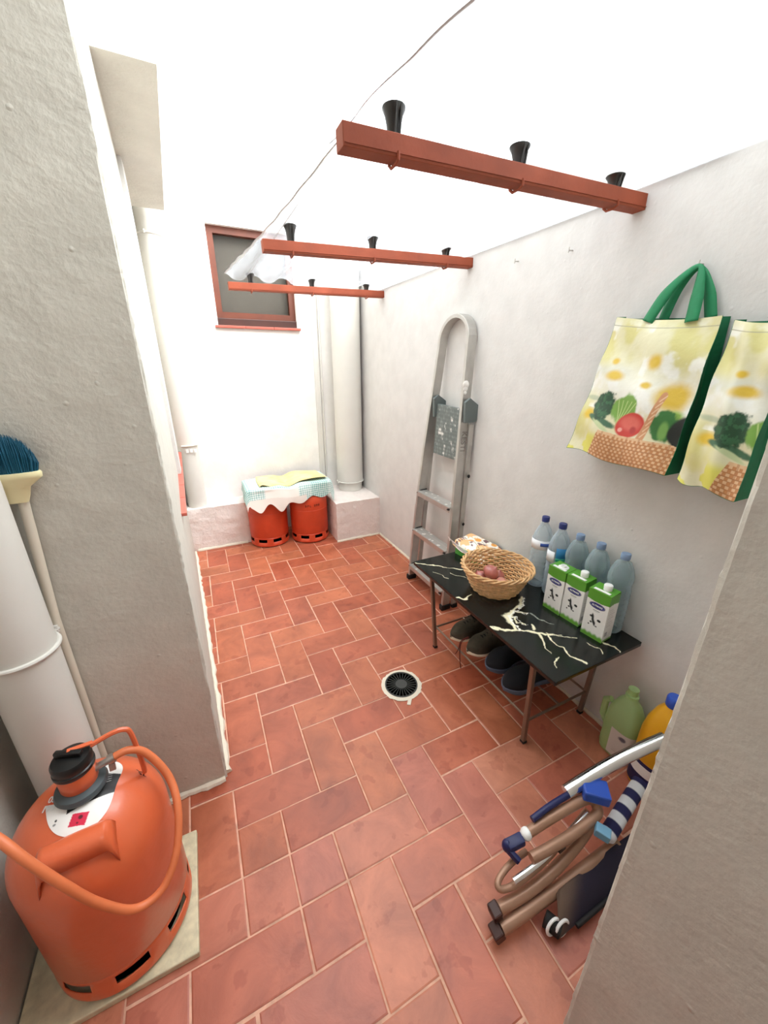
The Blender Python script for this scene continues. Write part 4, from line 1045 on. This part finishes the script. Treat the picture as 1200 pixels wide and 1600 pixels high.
# ============================================================ SHOPPING BAGS
def bagart(U, V):
    cv = Canvas(U, V, '#EAE4BE')
    n1 = fbm(U * 4, V * 4, 31); n2 = fbm(U * 7 + 5, V * 7, 37)
    cv.put(ss(.40, .62, n1), '#DDD489', .95); cv.put(ss(.5, .66, n2) * (V > .35), '#FBFAF0', .9)
    cv.put(ss(.92, 1.0, V), '#E6DFA8', .7)
    cv.put(np.exp(-((V - .52) / .12) ** 2), '#FFFFFA', .7)
    cv.put(np.exp(-((V - .62 - .05 * np.sin(U * 6)) / .05) ** 2) * ss(.6, .2, U) if False else np.exp(-((V - .63) / .05) ** 2) * (1 - ss(.2, .6, U)), '#D9DAD4', .6)
    for q in ((.26, .60, .085, .035), (.20, .70, .035, .022), (.60, .56, .05, .022), (.86, .50, .13, .085), (.52, .41, .055, .03), (.12, .30, .075, .04), (.60, .72, .06, .05)): cv.ellipse(*q, '#E6BE1E', .5, rag=.5, rs=12, k=.95)
    cv.ellipse(.92, .38, .06, .035, '#9CC352', .5)
    cv.put((1 - ss(.12, .20, V)) * (1 - ss(.30, .36, U)) * ss(.42, .5, fbm(U * 9, V * 9, 51)), '#E9E25A', .9)
    cv.ellipse(.10, .42, .10, .018, '#A9B89A', .5, k=.7)
    # vegetables
    V0 = V; V = V * .80; cv.V = V
    cv.ellipse(.28, .215, .15, .022, '#3F6B4C', .2, ang=-.12, rag=.5)
    cv.ellipse(.30, .19, .10, .014, '#C9D6A4', .3, ang=-.25)
    cv.ellipse(.265, .305, .115, .083, '#1E4A2E', .12, rag=.6, rs=34); cv.put(ss(.52, .6, fbm(U * 46, V * 46, 8)) * np.exp(-(((U - .265) / .1) ** 2 + ((V - .305) / .08) ** 2) ** 3), '#3F7A4E', .6)
    cv.ellipse(.475, .30, .12, .085, '#7FAE4A', .12, rag=.7, rs=16); 
    for k in range(5): cv.line([(.45, .21), (.40 + k * .045, .35)], .004, '#C2D98A')
    cv.ellipse(.58, .225, .135, .070, '#D23A2E', .08, ang=.12); cv.ellipse(.58, .235, .10, .04, '#E2685A', .4)
    cv.ellipse(.62, .20, .03, .02, '#B8312F', .4); cv.ellipse(.50, .19, .02, .012, '#F0A79A', .3)
    cv.ellipse(.86, .25, .10, .075, '#3C7A3A', .15, rag=.8, rs=22); cv.ellipse(.87, .22, .035, .05, '#7FB05A', .3)
    cv.ellipse(1.0, .225, .09, .085, '#18201C', .12, rag=.3)
    cv.line([(.70, .14, .035), (.745, .26, .026), (.79, .40, .024)], .03, '#D79A6E', soft=.15)
    for k in range(7): cv.line([(.705 + k * .012, .17 + k * .034), (.745 + k * .011, .20 + k * .034)], .004, '#F1CBA4')
    # wicker
    bk = (U > .30 - .22 * (V - .0)) & (U > .285 - .25 * (.14 - V)) & (V < .165)
    bk = (U > .25 + .35 * V) & (V < .165 - .01 * U)
    cv.put(bk.astype(float), '#CB8A55')
    wv = (np.sin(U * 150 + PI * np.floor(V * 55)) > 0) & ((V * 55) % 1 > .25)
    cv.put((bk & wv).astype(float), '#F0C79C', .85)
    cv.put((bk & ((V * 55) % 1 < .18)).astype(float), '#A46A40', .6)
    cv.put((bk & (V > .145)).astype(float), '#EBC297', .9)
    cv.put((bk & ((U * 8.5) % 1 < .14)).astype(float), '#B77A4C', .5)
    V = V0
    cv.put((np.abs(V - .945) < .0035).astype(float), '#B4AE90', .8)
    return cv.C * .80
bagm = vmat('printed woven bag', .45, .0015, 35)
def bag(lab, TL, TR, BR, BL, umax, hook, depth, rim_dip=.008, seed=0):
    t = thing('shopping_bag', lab, 'bag', hook, 'shopping bags on the wall')
    nu_, nv_ = (230 if umax > .8 else 150), 300
    u, v_ = np.meshgrid(np.linspace(0, 1, nu_), np.linspace(0, 1, nv_))
    P = ((1 - u)[..., None] * ((1 - v_)[..., None] * np.array(BL) + v_[..., None] * np.array(TL)) + u[..., None] * ((1 - v_)[..., None] * np.array(BR) + v_[..., None] * np.array(TR)))
    P[..., 2] -= rim_dip * np.sin(PI * u) * v_ ** 3 * 1.2
    P[..., 0] -= .022 * np.sin(PI * u) * np.sin(PI * np.clip(v_ * .8 + .1, 0, 1)) - .006 * np.sin(u * 13 + v_ * 4 + seed) * (1 - .4 * v_) - .004 * np.sin(v_ * 17 + u * 5)
    P[..., 2] += .006 * np.sin(u * 9 + seed) * (1 - v_) ** 4
    obj('printed_front', G().grid(nu_, nv_, P, bagart(u * umax, v_)), bagm, t, colors=True, smooth=True, ang=120)
    # gussets, bottom and back as one green-lined body
    e = lambda i, j_: tuple(P[j_, i])
    g = G(); k_ = 24
    right = [e(nu_ - 1, int(q)) for q in np.linspace(0, nv_ - 1, k_)]; left = [e(0, int(q)) for q in np.linspace(0, nv_ - 1, k_)]
    xb = XR - .006
    def strip(a_, side):
        v = []; 
        for i, p in enumerate(a_):
            mid = ((p[0] + xb) / 2, p[1] + side * .018 * -1 * (i / k_), p[2]); v += [p, mid, (xb, p[1], p[2])]
        f = [(i * 3 + c, i * 3 + c + 1, (i + 1) * 3 + c + 1, (i + 1) * 3 + c) for i in range(len(a_) - 1) for c in (0, 1)]
        g.add(v, f)
    strip(right, -1); strip(left, 1)
    bot = [e(i, 0) for i in np.linspace(0, nu_ - 1, 30).astype(int)]
    v = []
    for p in bot: v += [p, (xb, p[1], p[2] + .01)]
    g.add(v, [(i * 2, i * 2 + 1, i * 2 + 3, i * 2 + 2) for i in range(len(bot) - 1)])
    g.add([(xb, TL[1], TL[2] - .003), (xb, TR[1], TR[2] - .003), (xb, BR[1], BR[2] + .01), (xb, BL[1], BL[2] + .01)], [(0, 1, 2, 3)])
    obj('gusset', g, M['green_dark'], t, solid=.0012)
    return t, P
t, Pb = bag('shopping bag printed with a vegetable basket, whole front visible, hanging by green handles', (1.302, .932, 1.556), (1.302, .632, 1.530), (1.205, .622, 1.104), (1.205, .968, 1.128), 1.0, (1.33, .735, 1.66), .1)
def strap(par, a_, top, b2, w_=.028):
    g = G(); pts = spline([a_, ((Vector(a_) + Vector(top)) / 2 + Vector((0, .012 if a_[1] > top[1] else -.012, .012))), top, ((Vector(b2) + Vector(top)) / 2 + Vector((0, -.006, .012))), b2], 8)
    v = []
    for i, p in enumerate(pts):
        d = (pts[min(i + 1, len(pts) - 1)] - pts[max(i - 1, 0)]).normalized(); sd_ = d.cross(Vector((1, 0, 0))).normalized()
        wl_ = w_ * (.35 + .65 * min(1, abs(i - len(pts) / 2) / (len(pts) * .30)))
        for q in (-1, -.4, .4, 1): v.append(p + sd_ * q * wl_ / 2 + Vector((-.004 * (1 - q * q), 0, 0)))
    f = [(i * 4 + k, i * 4 + k + 1, (i + 1) * 4 + k + 1, (i + 1) * 4 + k) for i in range(len(pts) - 1) for k in range(3)]
    return obj('handle', g.add(v, f), M['green_fabric'], par, smooth=True, solid=.0015)
strap(t, (1.292, .826, 1.532), (1.322, .735, 1.664), (1.295, .704, 1.522), .034)
strap(t, (1.325, .80, 1.535), (1.332, .738, 1.662), (1.325, .672, 1.528), .030)
strap(t, (1.336, .76, 1.53), (1.336, .737, 1.660), (1.336, .655, 1.53), .02) if False else None
bag('shopping bag printed with a vegetable basket, half hidden behind the near right wall', (1.300, .603, 1.517), (1.300, .470, 1.510), (1.205, .445, 1.085), (1.205, .588, 1.105), .42, (1.33, .52, 1.62), .1, seed=3)
bagB = [o for o in COL.objects if o.name.startswith('shopping_bag')][-1]
strap(bagB, (1.30, .52, 1.512), (1.325, .46, 1.64), (1.30, .40, 1.50), .032)
# hooks
for (y, z, lab) in ((.737, 1.668, 'small metal hook holding the green bag handles'), (.852 * 1.4, 1.286 * 1.4, 'small bent wire hook on the right wall, nearer of the two under the roof'), (1.05 * 1.4, 1.301 * 1.4, 'small bent wire hook on the right wall, farther of the two under the roof')):
    tag(obj('wall_hook', G().tube([(XR + .004, y, z + .004), (XR - .018, y, z + .002), (XR - .022, y, z - .006), (XR - .020, y, z + .012)][:4], .0022, 6), M['steel'], smooth=True), lab, 'hook', 'hooks on the right wall')

# ============================================================ CLEANING BOTTLES
t = thing('detergent_bottle', 'translucent green detergent bottle with handle on the floor by the right wall', 'bottle', (1.283, .577, 0))
cx, cy = 1.283, .577
pf = [(.78, .002), (.95, .008), (1, .03), (1, .13), (.97, .17), (.90, .20), (.62, .245), (.36, .265), (.33, .285)]
obj('bottle_body', G().lathe(pf, cx, cy, 0, 40, sq=(3, .047, .062)), M['greenbottle'], t, smooth=True, ang=60)
obj('grip', G().tube([(cx - .010, cy + .058, .215), (cx - .012, cy + .076, .20), (cx - .012, cy + .076, .13), (cx - .01, cy + .055, .10)], .012, 10), M['greenbottle'], t, smooth=True)
obj('cap', G().lathe([(.021, .275), (.022, .28), (.022, .286), (.0175, .288), (.0175, .312), (.001, .313)], cx, cy, 0, 28), M['greenbottle'], t, smooth=True)
nx = 30; ny = 30; U, V = np.meshgrid(np.linspace(0, 1, nx), np.linspace(0, 1, ny)); cv = Canvas(U, V, '#D5CFC8')
for k in range(5): cv.line([(.1, .5 - k * .07), (.8, .5 - k * .07)], .012, '#8C857E')
cv.ellipse(.3, .8, .14, .08, '#5E5A66', .2); cv.poly([(.55, .06), (.85, .06), (.85, .2), (.55, .2)], '#4E5A3E')
ang = np.linspace(-3.25, -1.75, nx)[None, :] * np.ones((ny, 1))
e = 2 / 3
X = cx + np.sign(np.cos(ang)) * np.abs(np.cos(ang)) ** e * .0485; Y = cy + np.sign(np.sin(ang)) * np.abs(np.sin(ang)) ** e * .0635
obj('paper_label', G().grid(nx, ny, np.stack([X, Y, .02 + .12 * V], -1), cv.C), vmat('detergent label', .5), t, colors=True, smooth=True)
t = thing('bleach_bottle', 'yellow bottle with blue cap on the floor beside the green detergent', 'bottle', (1.262, .462, 0))
cx, cy = 1.268, .450
obj('bottle_body', G().lathe([(.9, .002), (1, .012), (1, .20), (.98, .24), (.86, .29), (.60, .335), (.34, .36), (.30, .37)], cx, cy, 0, 40, sq=(2.4, .062, .060)), M['yellowbottle'], t, smooth=True, ang=60)
obj('cap', G().lathe([(.021, .362), (.0225, .366), (.0225, .395), (.019, .40), (.001, .40)], cx, cy, 0, 24), M['blue'], t, smooth=True)
obj('label_band', G().lathe([(1.012, .02), (1.012, .13)], cx, cy, 0, 40, sq=(2.4, .062, .060)), M['navy'], t, smooth=True)
obj('label_stripe', G().lathe([(1.02, .075), (1.02, .115)], cx, cy, 0, 40, sq=(2.4, .062, .060)), M['whiteplastic'], t, smooth=True)

# ============================================================ FOLDED BEACH CHAIR
t = thing('folding_chair', 'folded beach chair, bronze tubes and navy fabric, on the floor beside the near right wall', 'chair', (.75, .39, 0))
B = M['bronze']
def tb(name, pts, r_, m_, sm=True, n_=14, flat=None): return obj(name, G().tube(spline(pts, 8), r_, n_, flat=flat), m_, t, smooth=sm)
tb('leg', [(.512, .366, .040), (.60, .362, .046), (.75, .357, .055), (.94, .352, .075)], .0165, B)
tb('leg', [(.524, .392, .066), (.62, .384, .070), (.72, .384, .085), (.83, .396, .105), (.88, .405, .13)], .0155, B)
for p in (((.488, .369, .030), (.514, .367, .040)), ((.500, .393, .060), (.526, .391, .066))):
    obj('foot', G().obox(p[0], p[1], .036, .036, b=.004), M['wooddark'], t)
tb('frame_loop', [(.66, .440, .115), (.60, .438, .112), (.553, .428, .108), (.538, .416, .104), (.552, .406, .10), (.60, .400, .10), (.69, .402, .108), (.80, .415, .13), (.88, .425, .16)], .0085, B)
tb('chrome_bar', [(.575, .401, .123), (.68, .399, .137), (.80, .41, .155), (.868, .418, .165)], .0085, M['chrome'])
tb('armrest', [(.655, .452, .172), (.72, .449, .180), (.80, .443, .190), (.868, .436, .196), (.895, .428, .190), (.902, .414, .178), (.885, .400, .168), (.80, .399, .158), (.70, .406, .150), (.645, .412, .145)], .0145, B)
tb('arm_pad', [(.69, .462, .198), (.76, .462, .208), (.84, .458, .214), (.90, .450, .214)], .009, M['navy'])
tb('long_tube', [(.83, .468, .212), (.92, .458, .240), (1.03, .437, .280), (1.16, .405, .325)], [.019] * 25, M['chrome'])
obj('clip', G().obox((.875, .452, .225), (.930, .405, .222), .058, .036, b=.005), M['blue'], t)
obj('clip', G().obox((.850, .378, .172), (.870, .345, .168), .030, .026, b=.003), M['bluelt'], t)
g = G().obox((.600, .458, .155), (.650, .450, .165), .030, .026, b=.006); g.obox((.598, .462, .150), (.612, .420, .140), .014, .020, b=.004).ell((.604, .460, .152), .016, .016, .018, 12)
obj('end_cap', g, M['navy'], t, smooth=True)
obj('end_ball', G().ell((.662, .452, .172), .017, .017, .017, 14), M['whiteplastic'], t, smooth=True)
nx, ny = 30, 24; U, V = np.meshgrid(np.linspace(0, 1, nx), np.linspace(0, 1, ny))
A_, B_, C_, D_ = map(np.array, ((.69, .352, .062), (1.25, .344, .115), (1.25, .292, .03), (.64, .292, .022)))
P = (1 - V)[..., None] * ((1 - U)[..., None] * A_ + U[..., None] * B_) + V[..., None] * ((1 - U)[..., None] * D_ + U[..., None] * C_)
P[..., 2] += .012 * np.sin(PI * V) + .004 * np.sin(U * 20)
cv = Canvas(U, V, '#231C2E'); cv.put(1 - ss(.05, .22, U + .1 * V), '#6A5446')
obj('seat_fabric', G().grid(nx, ny, P, cv.C), vmat('navy sling fabric', .9, .0006, 500), t, colors=True, smooth=True, solid=.004)
tb('frame_edge', [(.70, .287, .028), (.9, .287, .030), (1.25, .288, .034)], .006, M['rubber'])
g = G().tube([(.636, .335, .030), (.655, .300, .026)], .020, 16)
obj('hub', g, M['rubber'], t, smooth=True)
for p in (((.640, .312, .030), .021), ((.660, .300, .028), .021)):
    obj('hub_ring', G().tube([(p[0][0] + math.cos(a_) * p[1], p[0][1] + .004 * math.sin(a_), p[0][2] + .004 + math.sin(a_) * p[1]) for a_ in np.linspace(0, 2 * PI, 20, endpoint=False)], .004, 8, closed=True), M['whiteplastic'], t, smooth=True)
obj('spacer', G().obox((.735, .405, .128), (.76, .405, .134), .026, .022, b=.003), M['black'], t)
# striped roll
g = G(); pts = [Vector((.885, .362, .115)), Vector((1.10, .405, .165))]
nS = 60; sp_ = [pts[0].lerp(pts[1], i / nS) for i in range(nS + 1)]
g.tube(sp_, [.022 * (math.sin(min(1, (i + .5) / 5) * PI / 2)) for i in range(nS + 1)], 16)
cc = []
for i in range(nS + 1): cc += [lin('#1A1A4A') if (i // 8) % 2 else lin('#D8D8DC')] * 16
g.c = cc
ro = obj('rolled_windbreak', g, vmat('striped navy and white cloth', .8, .0006, 300), colors=True, smooth=True)
tag(ro, 'rolled navy and white striped cloth behind the folded chair', 'roll')

# ============================================================ BROOM
t = thing('broom', 'broom with teal bristles and cream head standing upside down in the front left corner', 'broom', (-.395, 1.10, 0))
obj('handle', G().tube([(-.405, 1.108, .02), (-.401, 1.108, .796), (-.382, 1.106, 1.13)], .0105, 12), M['creamhandle'], t, smooth=True)
g = G().lathe([(.35, -.055), (.45, -.04), (.55, -.02), (1, 0), (1.02, .010), (.98, .014)], -.390, 1.098, 1.170, 36, sq=(2.2, .058, .022))
obj('broom_head', g, M['cream'], t, smooth=True)
g = G()
for k in range(700):
    u = random.uniform(-1, 1); q = random.uniform(-1, 1)
    if u * u + q * q > 1: continue
    x = -.390 + u * .052; y = 1.098 + q * .017; hgt = .082 * math.sqrt(max(.05, 1 - (abs(u) ** 2.2) * .85)) * random.uniform(.92, 1.05)
    g.tube([(x, y, 1.182), (x + u * .006, y + q * .004, 1.182 + hgt * .6), (x + u * .004, y + q * .003, 1.182 + hgt)], [.0016, .0014, .0004], 4, cap=False)
g.lathe([(1, 0), (.98, .03), (.7, .065), (.3, .076), (.001, .078)], -.390, 1.098, 1.182, 30, sq=(2, .048, .016))
br = obj('bristles', g, M['teal'], t); br['kind'] = 'stuff'
# marks on the walls
g = G().tube([(.285, YB - .001, 3.60), (.30, YB - .002, 3.585), (.325, YB - .001, 3.565)], .006, 6)
tag(obj('cable_stub', g, M['greyring'], smooth=True), 'short grey cable end high on the white back wall', 'cable')
tag(obj('wire', G().tube([(XR - .002, .975, 1.135), (XR - .004, .968, 1.11), (XR - .002, .975, 1.09)], .0012, 5), M['greyring']), 'tiny curled wire sticking out of the right wall below the bags', 'wire')
for o in list(COL.objects):
    if '_local' in o: del o['_local']
